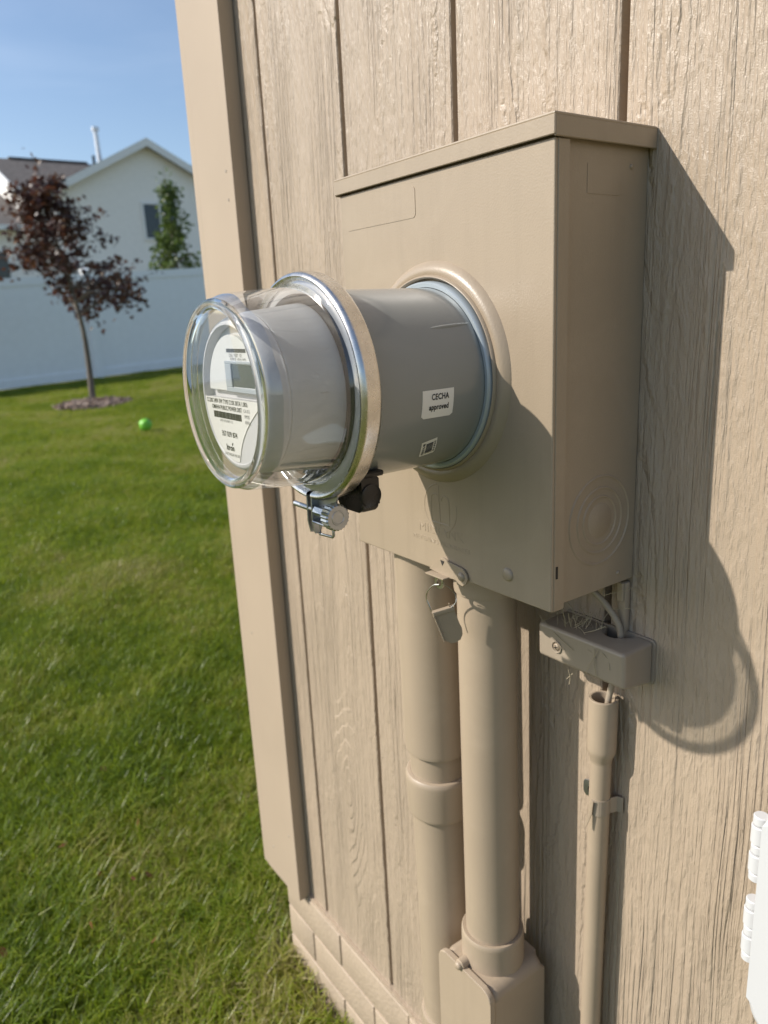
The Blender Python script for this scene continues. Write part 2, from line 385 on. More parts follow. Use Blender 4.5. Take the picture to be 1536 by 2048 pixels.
# ------------------------------------------------------------------ the tan house wall
SP = 0.2032; G0 = -0.3604; ZB = -0.829; ZT = 2.1; GW = 0.0039
house = empty('tan_house', (1.2, 0.5, GZ), 'tan painted house wall of grooved vertical boards carrying the electric meter', 'house')
XE = G0 + SP * 14; CX0 = -0.505
boxo('wall_core', (CX0 + 0.01, XE, 0.0165, 2.8, ZB + 0.002, ZT - 0.002), 'trim_paint', house, 0)
def board(x0, x1, share=None):
    if share is None:
        bm = BM(); L_ = x1 - x0
        # board with eased edges, front face subdivided
        prof = [(GW, 0.0168), (GW, 0.0012), (GW + 0.0012, 0.0), (L_ - GW - 0.0012, 0.0), (L_ - GW, 0.0012), (L_ - GW, 0.0168)]
        rows = [[bm.verts.new((u, y, z)) for u, y in prof] for z in (0, ZT - ZB)]
        for i in range(len(prof) - 1): bm.faces.new((rows[0][i], rows[0][i + 1], rows[1][i + 1], rows[1][i]))
        bm.faces.new(rows[0]); bm.faces.new(rows[1])
        bmesh.ops.recalc_face_normals(bm, faces=bm.faces[:])
        me = bpy.data.meshes.new('siding_board'); bm.to_mesh(me); bm.free(); me.materials.append(MATS['siding_paint'])
    else: me = share
    o = bpy.data.objects.new('siding_board', me); COL.objects.link(o); o.parent = house; o.location = Vector((x0, 0, ZB)) - wloc(house); return o
board(CX0 + 0.02, G0)
b0 = board(G0, G0 + SP)
for k in range(1, 14): board(G0 + k * SP, G0 + (k + 1) * SP, b0.data)
XR, XL, TT = -0.420, -0.550, 0.025
boxo('corner_board', (XL, XR, -TT, -0.0005, ZB - 0.004, ZT), 'trim_paint', house, 0.002)
boxo('corner_board', (XL - 0.020, XL - 0.0006, -TT + 0.001, 0.115, ZB - 0.004, ZT), 'trim_paint', house, 0.002)
for zn in (-0.77, -0.70, -0.31, 0.05, 0.09, 0.42, 0.46, 0.80):
    bm = BM(); lathe(bm, [(0.0, -TT - 0.0006), (0.0022, -TT - 0.0006), (0.0028, -TT + 0.0002)], (XR - 0.022 - 0.075 * (int(zn * 100) % 2), zn), 'y', 12); obj('nail_head', bm, 'block_paint', house, 0)
boxo('side_wall', (CX0 - 0.03, CX0 + 0.0095, 0.001, 2.8, ZB, ZT - 0.001), 'siding_paint', house, 0)
fnd = boxo('foundation', (CX0 + 0.006, XE, -0.0062, 2.8, GZ - 0.15, ZB - 0.0005), 'brick_paint', house, 0)
bh, bl, jt = 0.0725, 0.203, 0.0048
bm = BM(); box(bm, 0, bl - jt, 0, 0.015, 0, bh - jt, 0.0016, 2); bmesh.ops.recalc_face_normals(bm, faces=bm.faces[:])
bme = bpy.data.meshes.new('brick'); bm.to_mesh(bme); bm.free(); bme.materials.append(MATS['brick_paint'])
for p in bme.polygons: p.use_smooth = True
hme = bme.copy()
for v in hme.vertices: v.co.x *= 0.48
rng = random.Random(8)
for row in range(4):
    z = ZB - 0.002 - (row + 1) * bh; st = CX0 + (0 if row % 2 == 0 else bl * 0.5)
    if row % 2:
        o = bpy.data.objects.new('brick', hme); COL.objects.link(o); o.parent = fnd; o.location = Vector((CX0, -0.0086, z)) - wloc(fnd)
    for k in range(11):
        o = bpy.data.objects.new('brick', bme); COL.objects.link(o); o.parent = fnd
        o.location = Vector((st + k * bl, -0.0086 + rng.uniform(-0.0008, 0.0008), z)) - wloc(fnd)

# ------------------------------------------------------------------ meter box
mb = empty('meter_box', (W / 2, -D / 2, 0), 'tan painted steel meter box fixed to the grooved wall', 'meter box')
cxm, czm = 0.1386, 0.1882
boxo('enclosure', (0.0042, W - 0.0042, -D + 0.006, -0.0006, 0.002, H - 0.004), 'box_paint', mb, 0.0012)
# the front cover is a tray whose edges fold back over the sides
bm = BM(); t = 0.0022; fd = 0.0155
box(bm, 0.0, W, -D, -D + 0.0035, 0.0, H - 0.0158, 0.0014, 3)
box(bm, W - t, W + 0.0004, -D + 0.003, -D + fd, 0.0003, H - 0.016, 0.0006, 1)
box(bm, -0.0004, t, -D + 0.003, -D + fd, 0.0003, H - 0.016, 0.0006, 1)
box(bm, 0.0003, W - 0.0003, -D + 0.003, -D + fd, -0.0004, t, 0.0006, 1)
cover = obj('front_cover', bm, 'box_paint', mb)
bm = BM()
lid_p = [(-0.0035, 0.0), (W + 0.0035, 0.0), (W + 0.0035, -D - 0.004), (-0.0035, -D - 0.004)]
box(bm, -0.0035, W + 0.0030, -D - 0.0040, -0.0004, H - 0.0028, H, 0.0013, 2)
box(bm, -0.0035, W + 0.0030, -D - 0.0040, -D - 0.0022, H - 0.0150, H - 0.002, 0.0006, 1)
box(bm, W + 0.0012, W + 0.0030, -D - 0.0030, -0.0006, H - 0.0160, H - 0.002, 0.0006, 1)
box(bm, -0.0035, -0.0017, -D - 0.0030, -0.0006, H - 0.0160, H - 0.002, 0.0006, 1)
obj('top_cap', bm, 'box_paint', mb)
bm = BM()
lathe(bm, [(0.0985, -D + 0.0002), (0.0975, -D - 0.0012), (0.0945, -D - 0.0042), (0.0915, -D - 0.0058), (0.0890, -D - 0.0060), (0.0868, -D - 0.0052), (0.0862, -D - 0.0074), (0.0850, -D - 0.0080), (0.0838, -D - 0.0070), (0.0835, -D + 0.0005)], (cxm, czm), 'y', 128)
obj('meter_collar', bm, 'box_paint', mb, 50)
# painted-over labels and pressed marks
bm = BM(); prism(bm, rrect(0.010, 0.1205, 0.3245, 0.3505, 0.004), lambda u, v, d: (u, -D - d, v), -0.0003, 0.0004); obj('painted_label', bm, 'box_paint', mb, 0)
bm = BM(); prism(bm, rrect(-0.0735, -0.0350, 0.3235, 0.3445, 0.001), lambda u, v, d: (W - 0.0042 + d, u, v), -0.0003, 0.00035); obj('painted_label', bm, 'box_paint', mb, 0)
kc = (-0.0485, 0.0655)
bm = BM()
for r0 in (0.0385, 0.0285, 0.0210):
    lathe(bm, [(r0 + 0.0014, W - 0.0044), (r0 + 0.0005, W - 0.0032), (r0 - 0.0005, W - 0.0032), (r0 - 0.0014, W - 0.0044)], kc, 'x', 72)
obj('knockout', bm, 'box_paint', mb, 60)
bm = BM(); lathe(bm, [(0.0, W - 0.0036), (0.0145, W - 0.0036), (0.0155, W - 0.0043)], kc, 'x', 60); obj('knockout', bm, 'box_paint', mb, 60)
bm = BM(); lathe(bm, [(0.0, -D - 0.0024), (0.0042, -D - 0.0022), (0.0058, -D - 0.0012), (0.0062, -D + 0.0002)], (0.2316, 0.0212), 'y', 28); obj('rivet', bm, 'box_paint', mb, 60)
for z in (0.012, 0.345):
    bm = BM(); lathe(bm, [(0.0, W - 0.0028), (0.0016, W - 0.0030), (0.0022, W - 0.0043)], (-0.022, z), 'x', 14); obj('rivet', bm, 'box_paint', mb, 60)
boxo('slot', (W - 0.0012, W + 0.0008, -D + 0.0050, -D + 0.0072, 0.0285, 0.0390), 'dark_gap', mb, 0)
# pressed maker's mark on the cover
fn_front = lambda cx_, cz_: (lambda u, v, d: (cx_ + u, -D - d + 0.0002, cz_ + v))
place_text('pressed_lettering', 'MILBANK', 0.0125, fn_front(0.1412, 0.0405), 'box_paint', mb, extrude=0.00050, xs=1.22)
place_text('pressed_lettering', 'METERING PRODUCTS', 0.0066, fn_front(0.1412, 0.0290), 'box_paint', mb, extrude=0.00045, xs=1.2)
bm = BM()
def strip(pts, w_=0.0008):
    tube(bm, [(0.1420 + a, -D + 0.0004, 0.0640 + b) for a, b in pts], w_, 8)
arc = lambda r, a0, a1, cx_=0, cz_=0, k=10: [(cx_ + r * math.cos(R(a0 + (a1 - a0) * i / k)), cz_ + r * math.sin(R(a0 + (a1 - a0) * i / k))) for i in range(k + 1)]
strip(arc(0.0235, 100, 250)); strip(arc(0.0235, -75, 15)); strip([(-0.002, 0.022), (0.0, -0.017)])
strip(arc(0.0055, 180, 0, -0.0075, 0.0075, 6)); strip([(-0.013, 0.0075), (-0.013, -0.015)]); strip(arc(0.0055, 180, 0, 0.0075, 0.0075, 6)); strip([(0.013, 0.0075), (0.013, -0.015)]); strip([(-0.013, -0.015), (0.013, -0.015)])
obj('pressed_emblem', bm, 'box_paint', mb, 80)
# hasp at the lower edge
hs = empty('cover_latch', (0.15, -D, -0.01)); hs.parent = mb; hs.location = Vector((0.15, -D - 0.002, 0.0)) - wloc(mb)
def fnl(u, v, d): return (u, -D - 0.0006 - d, v)
bm = BM()
prism(bm, [(0.1255, 0.0005), (0.1400, 0.0125), (0.1465, 0.0165), (0.1530, 0.0148), (0.1755, 0.0125), (0.1800, 0.0085), (0.1815, 0.0035), (0.1790, -0.0020), (0.1740, -0.0050), (0.1690, -0.0040), (0.1650, -0.0005), (0.1560, -0.0020)], fnl, 0.0, 0.0022, 0.0005)
obj('latch_plate', bm, 'box_paint', hs)
bm = BM(); lathe(bm, [(0.0, -D - 0.0050), (0.0032, -D - 0.0046), (0.0042, -D - 0.0034), (0.0044, -D - 0.0026)], (0.1735, 0.0042), 'y', 24); obj('rivet', bm, 'box_paint', hs, 60)
bm = BM(); prism(bm, [(0.1435, 0.0137), (0.1495, 0.0135), (0.1465, 0.0085)], fnl, 0.0021, 0.0025); obj('latch_notch', bm, 'dark_gap', hs)
# flat ledge folded out below the latch plate and the eye tab hanging under it
bm = BM(); box(bm, 0.1290, 0.1560, -D - 0.0105, -D - 0.0004, -0.0022, -0.0006, 0.0005); obj('latch_ledge', bm, 'box_paint', hs)
bm = BM()
ring_o = arc(0.0065, 180, 360, 0.1435, -0.0095, 10); tabp = [(0.150, -0.0022)] + [(0.137, -0.0022)] + ring_o
outer = ring_o + [(0.150, -0.0022), (0.137, -0.0022)]
hole = arc(0.0034, 0, 360, 0.1435, -0.0085, 16)[:-1]
yt = (-D - 0.0055, -D - 0.0040)
for sgn in (0,):
    o_pts = [(0.1435 + 0.0066 * math.cos(R(a)), -0.0085 + 0.0066 * math.sin(R(a)) + (0.0 if a > 180 else 0)) for a in range(0, 360, 20)]
    o_pts = [(u, v if v < -0.0085 else min(-0.0022, v + (v + 0.0085) * 0.0)) for u, v in o_pts]
    i_pts = [(0.1435 + 0.0036 * math.cos(R(a)), -0.0085 + 0.0036 * math.sin(R(a))) for a in range(0, 360, 20)]
    A = [[bm.verts.new((u, y, v)) for u, v in P] for P in (o_pts, i_pts) for y in yt]
    n = len(o_pts)
    for i in range(n):
        j = (i + 1) % n
        bm.faces.new((A[0][i], A[0][j], A[2][j], A[2][i])); bm.faces.new((A[1][i], A[3][i], A[3][j], A[1][j]))
        bm.faces.new((A[0][i], A[1][i], A[1][j], A[0][j])); bm.faces.new((A[2][i], A[2][j], A[3][j], A[3][i]))
obj('eye_tab', bm, 'wire_steel', hs)

# painted wire seal hanging from the eye
ws = empty('wire_seal', (0.150, -D - 0.005, -0.07), 'tan painted tag seal hanging by a wire loop under the meter box', 'seal')
ye = -D - 0.0048
bm = BM(); tube(bm, catmull([(0.1445, ye - 0.001, -0.0105), (0.1380, ye - 0.003, -0.0125), (0.1295, ye - 0.004, -0.0215), (0.1280, ye - 0.004, -0.0290), (0.1305, ye - 0.003, -0.0360), (0.1330, ye - 0.002, -0.0420)], 6), 0.00075, 8); obj('wire', bm, 'wire_steel', ws)
bm = BM(); tube(bm, catmull([(0.1445, ye + 0.002, -0.0110), (0.150, ye + 0.006, -0.0135), (0.157, ye + 0.008, -0.0195), (0.1600, ye + 0.006, -0.0260), (0.155, ye + 0.003, -0.0330)], 6), 0.0004, 6); obj('wire', bm, 'wire_steel', ws)
Mt = Matrix.Translation(Vector((0.1500, ye - 0.001, -0.0365))) @ Euler((R(0), R(-14), R(58))).to_matrix().to_4x4()
fnt = lambda u, v, d: tuple(Mt @ Vector((u * 0.66, d, v * 0.86)))
bm = BM(); prism(bm, [(-0.0155, 0.0), (0.0155, 0.0), (0.0170, -0.019), (0.0185, -0.026), (0.0170, -0.033), (0.0120, -0.0385), (0.0040, -0.0405), (-0.0035, -0.0395), (-0.0090, -0.036), (-0.0125, -0.030)], fnt, -0.0012, 0.0012, 0.0003); obj('tag_plate', bm, 'box_paint', ws)
bm = BM(); prism(bm, [(-0.0165, -0.0015), (0.0165, -0.0015), (0.0165, 0.0036), (-0.0165, 0.0036)], fnt, -0.0030, 0.0030, 0.0006); obj('tag_head', bm, 'box_paint', ws)
bm = BM(); prism(bm, [(-0.0172, 0.003), (-0.0145, 0.003), (-0.0105, -0.034), (-0.0130, -0.035)], fnt, -0.0026, 0.0018, 0.0004); obj('tag_edge', bm, 'box_paint', ws)
bm = BM(); prism(bm, [(0.009, 0.003), (0.0105, 0.003), (0.0112, 0.0075), (0.0098, 0.0075)], fnt, -0.001, 0.001); obj('tag_barb', bm, 'box_paint', ws)

# ------------------------------------------------------------------ grey extension barrel
ce = (0.1386, 0.1868); RE = 0.0776
ex = empty('meter_extender', (ce[0], -0.17, ce[1] - RE), 'smooth grey metal extension barrel between the meter box and the sealing ring', 'meter extender')
bm = BM(); lathe(bm, [(0.0, -D - 0.0005), (RE, -D - 0.0005), (RE, -0.150), (RE + 0.0002, -0.200), (RE + 0.0004, -0.2330), (RE + 0.004, -0.2352), (RE + 0.008, -0.2362), (RE + 0.008, -0.2385), (0.0, -0.2385)], ce, 'y', 144); obj('barrel', bm, 'grey_enamel', ex, 40)
bm = BM(); lathe(bm, [(0.0780, -D - 0.0100), (0.0812, -D - 0.0105), (0.0826, -D - 0.0090), (0.0830, -D - 0.0050), (0.0830, -D - 0.0008), (0.0780, -D - 0.0008)], ce, 'y', 128); obj('gasket_ring', bm, 'zinc_gasket', ex, 40)
def cyl(r, ph0, y0, rot=0.0):
    c, s = math.cos(rot), math.sin(rot)
    def fn(u, v, d):
        uu, vv = u * c - v * s, u * s + v * c
        a = ph0 + vv / RE; rr = r + d
        return (ce[0] + rr * math.cos(a), y0 + uu, ce[1] + rr * math.sin(a))
    return fn
# pressed bead on the barrel side
bm = BM()
nb = 12
for i in range(nb):
    u0, u1 = -0.022 + 0.044 * i / nb, -0.022 + 0.044 * (i + 1) / nb
fnb = cyl(RE - 0.0008, R(36), -0.146, R(3)); pts = [fnb(-0.023 + 0.046 * i / 20, 0, 0) for i in range(21)]
tube(bm, pts, [0.0004 + 0.0014 * math.sin(math.pi * i / 20) ** 0.5 for i in range(21)], 10); obj('pressed_bead', bm, 'grey_enamel', ex, 80)
def sticker(name, fn, w_, h_, r_, skew=0.0):
    bm = BM(); nu, nv = 12, 12
    poly = rrect(-w_ / 2, w_ / 2, -h_ / 2, h_ / 2, r_)
    g = [[bm.verts.new(fn(-w_ / 2 + w_ * i / nu + 0, -h_ / 2 + h_ * j / nv, 0.00035)) for j in range(nv + 1)] for i in range(nu + 1)]
    for i in range(nu):
        for j in range(nv):
            if i in (0, nu - 1) and j == 0: continue
            bm.faces.new((g[i][j], g[i + 1][j], g[i + 1][j + 1], g[i][j + 1]))
    bm.faces.new((g[1][0], g[1][1], g[0][1])); bm.faces.new((g[nu - 1][0], g[nu][1], g[nu - 1][1]))
    for v in [v for v in bm.verts if not v.link_faces]: bm.verts.remove(v)
    o = obj(name, bm, 'sticker_white', ex); return o
fs1 = cyl(RE, R(-9.5), -0.1722, R(0.5))
s1 = sticker('approval_sticker', fs1, 0.0318, 0.0225, 0.002); s1['label'] = 'white sticker reading CECHA approved'
sh = lambda fn, du, dv, dd: (lambda u, v, d: fn(u + du, v + dv, dd))
place_text('lettering', 'CECHA', 0.0066, sh(fs1, 0.0018, 0.0055, 0.0006), 'ink', s1, bold=0.00016, xs=0.78)
place_text('lettering', 'approved', 0.0064, sh(fs1, 0.0010, -0.0025, 0.0006), 'ink', s1, bold=0.00018, xs=0.78)
fs2 = cyl(RE, R(-40.5), -0.1695, R(16))
s2 = sticker('barcode_sticker', fs2, 0.0150, 0.0190, 0.001); s2['label'] = 'small white barcode sticker'
bm = BM(); rng = random.Random(3); v = -0.0065
while v < 0.0062:
    t_ = rng.choice((0.0003, 0.0005, 0.0008)); q = [fs2(u, vv, 0.0006) for u, vv in ((-0.0028, v), (0.0040, v), (0.0040, v + t_), (-0.0028, v + t_))]
    bm.faces.new([bm.verts.new(p) for p in q]); v += t_ + rng.choice((0.0003, 0.0005))
obj('barcode', bm, 'ink', s2, 0)
me_t = place_text('lettering', '4201316 08', 0.0030, lambda u, v, d: fs2(-0.0048 - v * 1.0, u, 0.0006), 'ink', s2, bold=0.0001)
place_text('lettering', 'SE 19 40 26 B', 0.0022, lambda u, v, d: fs2(0.0058 - v, u, 0.0006), 'ink', s2, bold=0.0001)

# ------------------------------------------------------------------ electric meter
cm = (0.1386, 0.1893)
me_ = empty('electric_meter', (cm[0], -0.28, cm[1] - 0.08), 'round electric meter under a clear domed cover at the end of the barrel', 'electric meter')
cv = (0.1385, 0.1905)
bm = BM(); lathe(bm, [(0.0866, -0.2440), (0.0866, -0.2485), (0.0835, -0.2496), (0.0800, -0.2502), (0.0786, -0.2520), (0.0779, -0.2560), (0.0770, -0.2680), (0.0758, -0.2860), (0.0746, -0.3020), (0.0736, -0.3105), (0.0722, -0.3140), (0.0700, -0.3158)], cv, 'y', 144)
obj('clear_sleeve', bm, 'clear_sleeve', me_, 60)
bm = BM(); lathe(bm, [(0.0699, -0.31585), (0.0672, -0.3164), (0.0640, -0.3166), (0.030, -0.3167), (0.0, -0.3167)], cv, 'y', 144)
obj('clear_window', bm, 'clear_cover', me_, 60)
bm = BM(); tr_ = 0.0041; rc_ = 0.0668
lathe(bm, [(rc_ + tr_ * math.cos(2 * math.pi * i / 20), -0.3190 + tr_ * 0.85 * math.sin(2 * math.pi * i / 20)) for i in range(20)], cv, 'y', 144, close=True)
obj('cover_rim', bm, 'clear_rim', me_, 180)
bm = BM(); lathe(bm, [(0.0, -0.2400), (0.0860, -0.2400), (0.0862, -0.2470), (0.0800, -0.2478), (0.0745, -0.2478), (0.0700, -0.2470), (0.0, -0.2470)], cm, 'y', 120); obj('base_plate', bm, 'meter_plastic', me_, 40)
bm = BM(); lathe(bm, [(0.0735, -0.2479), (0.0735, -0.2500), (0.0690, -0.2510), (0.0665, -0.2505), (0.0665, -0.2479)], cm, 'y', 120); obj('dark_gasket', bm, 'black_plastic', me_, 40)
bm = BM()
lathe(bm, [(0.0, -0.2475), (0.0662, -0.2475), (0.0655, -0.2560), (0.0638, -0.2700), (0.0618, -0.2915), (0.0612, -0.2930), (0.0, -0.2930)], cm, 'y', 144)
hsg = obj('inner_housing', bm, 'housing_grey', me_, 30)
bm = BM()
lathe(bm, [(0.0500, -0.2931), (0.0610, -0.2931), (0.0612, -0.2942), (0.0602, -0.2958), (0.0596, -0.3000), (0.0582, -0.3065), (0.0562, -0.3100), (0.0545, -0.3110), (0.0528, -0.3112), (0.0522, -0.3106), (0.0518, -0.3035), (0.0, -0.3035)], cm, 'y', 144)
obj('front_bezel', bm, 'meter_plastic', me_, 30)
fp = lambda y0: (lambda u, v, d: (cm[0] + u, y0 - d, cm[1] + v))
YL = -0.3108
# upper faceplate, raised inside the recess
bm = BM(); pl = arc(0.0455, 4, 176, 0, 0, 40); prism(bm, pl, fp(-0.3034), 0.0, 0.0052, 0.0006); face = obj('faceplate', bm, 'meter_face', me_)
bm = BM(); prism(bm, arc(0.0512, 3.5, 176.5, 0, 0, 40), fp(-0.3034), -0.0002, 0.0006); obj('recess_floor', bm, 'recess_grey', me_)
# display window
lcd = boxo('display', (cm[0] + 0.0005, cm[0] + 0.0375, -0.3090, -0.3080, cm[1] + 0.0070, cm[1] + 0.0235), 'lcd_grey', me_, 0.0004)
bm = BM()
for dims in ((-0.0105, 0.042, 0.0240, 0.0262), (-0.0105, 0.042, 0.0030, 0.0066), (-0.0105, 0.0, 0.0066, 0.0240), (0.0385, 0.042, 0.0066, 0.0240)):
    box(bm, cm[0] + dims[0], cm[0] + dims[1], -0.3100, -0.3084, cm[1] + dims[2], cm[1] + dims[3], 0.0004, 1)
obj('bezel', bm, 'recess_grey', lcd)
bm = BM(); rng = random.Random(5); u = -0.0070
while u < 0.026:
    t_ = rng.choice((0.0006, 0.0010, 0.0014)); prism(bm, [(u, 0.0325), (u + t_, 0.0325), (u + t_, 0.0352), (u, 0.0352)], fp(-0.3086), 0.0, 0.0004); u += t_ + rng.choice((0.0005, 0.0008))
obj('barcode', bm, 'ink_pale', face, 0)
place_text('lettering', 'CAL  TEST  ID', 0.0034, lambda u, v, d: (cm[0] + 0.0080 + u, -0.30895, cm[1] + 0.0302 + v), 'ink_pale', face)
place_text('lettering', 'FORM 2S   60 Hz  AMR', 0.0026, lambda u, v, d: (cm[0] + 0.0120 + u, -0.30895, cm[1] + 0.0275 + v), 'ink_pale', face)
# lower label, flush with the bezel
bm = BM(); prism(bm, arc(0.0524, 183, 357, 0, 0, 50), fp(-0.3034), 0.0, 0.0070, 0.0004); obj('lower_plate', bm, 'meter_plastic', me_)
lab = [(-0.0510, -0.0024), (0.0505, -0.0022), (0.0440, -0.0065), (0.0350, -0.0127), (0.0275, -0.0180), (0.0209, -0.0236), (0.0155, -0.0290), (0.0110, -0.0342), (0.0075, -0.0400), (0.0045, -0.0465), (0.0026, -0.0508)]
lab += [(-0.0003 + 0.0511 * math.cos(R(a)), 0.0511 * math.sin(R(a))) for a in np.linspace(-90, -177.5, 24)]
bm = BM(); prism(bm, lab, fp(-0.3104), 0.0, 0.0006); lb = obj('paper_label', bm, 'sticker_white', me_, 0)
ft = lambda cu_, cv_: (lambda u, v, d: (cm[0] + cu_ + u, -0.31125, cm[1] + cv_ + v))
place_text('lettering', 'CL200 240V 3W TYPE C1SR 30TA 1.0Kh', 0.0048, ft(-0.0113, -0.0052), 'ink', lb, bold=0.00004, xs=0.86)
place_text('lettering', 'OMAHA PUBLIC POWER DIST', 0.0047, ft(-0.0118, -0.0100), 'ink', lb, bold=0.00005, xs=0.84)
for i, s in enumerate(('CA 0.5', 'FM2S', '60Hz')): place_text('lettering', s, 0.0036, ft(0.0235, -0.0100 - 0.0042 * i), 'ink_pale', lb)
bm = BM(); rng = random.Random(9); u = -0.0372
while u < 0.0140:
    t_ = rng.choice((0.0004, 0.0006, 0.0010)); prism(bm, [(u, -0.0183), (u + t_, -0.0183), (u + t_, -0.0133), (u, -0.0133)], fp(-0.3109), 0.0, 0.0003); u += t_ + rng.choice((0.0004, 0.0006))
obj('barcode', bm, 'ink', lb, 0)
place_text('lettering', 'OPPD 357039874  2S', 0.0026, ft(-0.0150, -0.0203), 'ink_pale', lb)
place_text('lettering', '357 039 874', 0.0058, ft(-0.0112, -0.0305), 'ink', lb, bold=0.00006, xs=0.92)
place_text('lettering', 'Itron', 0.0066, ft(-0.0119, -0.0410), 'ink', lb, bold=0.00014, xs=1.0)
bm = BM(); prism(bm, [(-0.0085, -0.0373), (-0.0060, -0.0366), (-0.0068, -0.0384), (-0.0080, -0.0394)], fp(-0.3109), 0.0, 0.0003); obj('lettering', bm, 'ink', lb, 0)
place_text('lettering', 'WATTHOUR METER', 0.0030, ft(-0.0096, -0.0465), 'ink', lb)
# moulded triangle and side rib of the housing
bm = BM(); a_ = R(2)
tube(bm, [(cm[0] + 0.0640 * math.cos(a_), y, cm[1] + 0.0640 * math.sin(a_)) for y in (-0.2500, -0.2600, -0.2700)], [0.0008, 0.0007, 0.0006], 8); obj('side_rib', bm, 'meter_plastic', me_)

# ------------------------------------------------------------------ sealing ring with its screw clamp
cr_ = (0.1387, 0.1882); RR = 0.0908
sr = empty('sealing_ring', (cr_[0], -0.244, cr_[1] - RR - 0.03), 'shiny steel sealing ring clamped round the meter base', 'sealing ring')
g0, g1 = R(-90 - 3.0) + 2 * math.pi - 2 * math.pi, R(-90 + 3.0)
bm = BM()
prof = [(0.0868, -0.2352), (0.0898, -0.2356), (0.0906, -0.2366), (0.0909, -0.2380), (0.0909, -0.2468), (0.0905, -0.2492), (0.0893, -0.2511), (0.0876, -0.2520), (0.0858, -0.2516), (0.0846, -0.2502), (0.0842, -0.2482), (0.0848, -0.2480), (0.0862, -0.2490), (0.0880, -0.2490), (0.0892, -0.2466), (0.0894, -0.2390), (0.0868, -0.2370)]
lathe(bm, prof, cr_, 'y', 160, close=True, a0=R(-90 + 2.0), a1=R(270 - 2.0)); obj('band', bm, 'ring_steel', sr, 40)
xb, zb = cr_[0], cr_[1] - RR
for sg in (-1, 1):
    bm = BM()
    fnx = (lambda s_: (lambda u, v, d: (xb + s_ * (0.0026 + d), u, zb + v)))(sg)
    prism(bm, [(-0.2515, 0.0035), (-0.2520, -0.0190), (-0.2500, -0.0290), (-0.2450, -0.0300), (-0.2410, -0.0200), (-0.2360, 0.0035)], fnx, 0.0, 0.0020, 0.0005)
    obj('clamp_lug', bm, 'clamp_steel', sr)
# pressed cradle on the right of the lugs
bm = BM()
prism(bm, [(0.0046, 0.0050), (0.0250, 0.0105), (0.0370, 0.0165), (0.0395, 0.0130), (0.0330, 0.0030), (0.0320, -0.0060), (0.0290, -0.0150), (0.0046, -0.0185)], lambda u, v, d: (xb + u, -0.2455 + d, zb + v), 0.0, 0.0016, 0.0004); 
box(bm, xb + 0.0046, xb + 0.0300, -0.2530, -0.2450, zb - 0.0185, zb - 0.0170, 0.0006, 1)
obj('clamp_cradle', bm, 'clamp_steel', sr)
bm = BM()
tube(bm, [(xb - 0.0285, -0.2490, zb - 0.0085), (xb + 0.034, -0.2490, zb - 0.0085)], 0.0024, 12); obj('screw_shank', bm, 'clamp_steel', sr, 60)
bm = BM()
lathe(bm, [(0.0, xb + 0.008), (0.0046, xb + 0.008), (0.0046, xb + 0.0315)], (-0.2490, zb - 0.0085), 'x', 6); obj('screw_nut', bm, 'clamp_steel', sr)
bm = BM(); nk = 44
rings = []
for t_, k_ in ((0.0305, 0.93), (0.0318, 1.0), (0.0400, 1.0), (0.0412, 0.90)):
    rings.append([bm.verts.new((xb + t_, -0.2490 + 0.0112 * k_ * (1.0 if i % 2 else 0.93) * math.cos(2 * math.pi * i / nk), zb - 0.0085 + 0.0112 * k_ * (1.0 if i % 2 else 0.93) * math.sin(2 * math.pi * i / nk))) for i in range(nk)])
for A, B in zip(rings, rings[1:]):
    for i in range(nk): bm.faces.new((A[i], A[(i + 1) % nk], B[(i + 1) % nk], B[i]))
bm.faces.new(rings[0][::-1]); bm.faces.new(rings[-1])
scr = obj('screw_head', bm, 'clamp_steel', sr, 25)
bm = BM(); lathe(bm, [(0.0, xb + 0.0405), (0.0045, xb + 0.0405), (0.0052, xb + 0.0416), (0.0060, xb + 0.0416), (0.0066, xb + 0.0408)], (-0.2490, zb - 0.0085), 'x', 12); obj('screw_socket', bm, 'clamp_steel', scr, 30)
bm = BM(); tube(bm, [(xb + 0.004, -0.2450, zb - 0.0200), (xb + 0.0245, -0.2450, zb - 0.0195), (xb + 0.0255, -0.2450, zb - 0.0210), (xb + 0.0255, -0.2450, zb - 0.0275), (xb + 0.0240, -0.2450, zb - 0.0290), (xb + 0.004, -0.2450, zb - 0.0305), (xb + 0.0035, -0.2450, zb - 0.029), (xb + 0.004, -0.2450, zb - 0.0200)], 0.0013, 8); obj('seal_loop', bm, 'clamp_steel', sr, 60)
# black barrel lock behind the band
bl_ = empty('barrel_lock', (0.178, -0.222, 0.088), 'black plastic lock hanging behind the steel sealing ring', 'lock')
bm = BM(); prism(bm, rrect(0.1500, 0.1885, 0.0900, 0.1230, 0.006), lambda u, v, d: (u, -0.231 + d, v), 0.0, 0.017, 0.003); obj('lock_body', bm, 'black_plastic', bl_)
bm = BM(); box(bm, 0.1480, 0.1925, -0.2330, -0.2110, 0.1195, 0.1240, 0.0012, 1); obj('lock_cap', bm, 'black_plastic', bl_)
bm = BM(); lathe(bm, [(0.0, 0.1905), (0.0070, 0.1905), (0.0095, 0.1897), (0.0098, 0.186)], (-0.2225, 0.1040), 'x', 28); obj('lock_face', bm, 'black_plastic', bl_, 60)

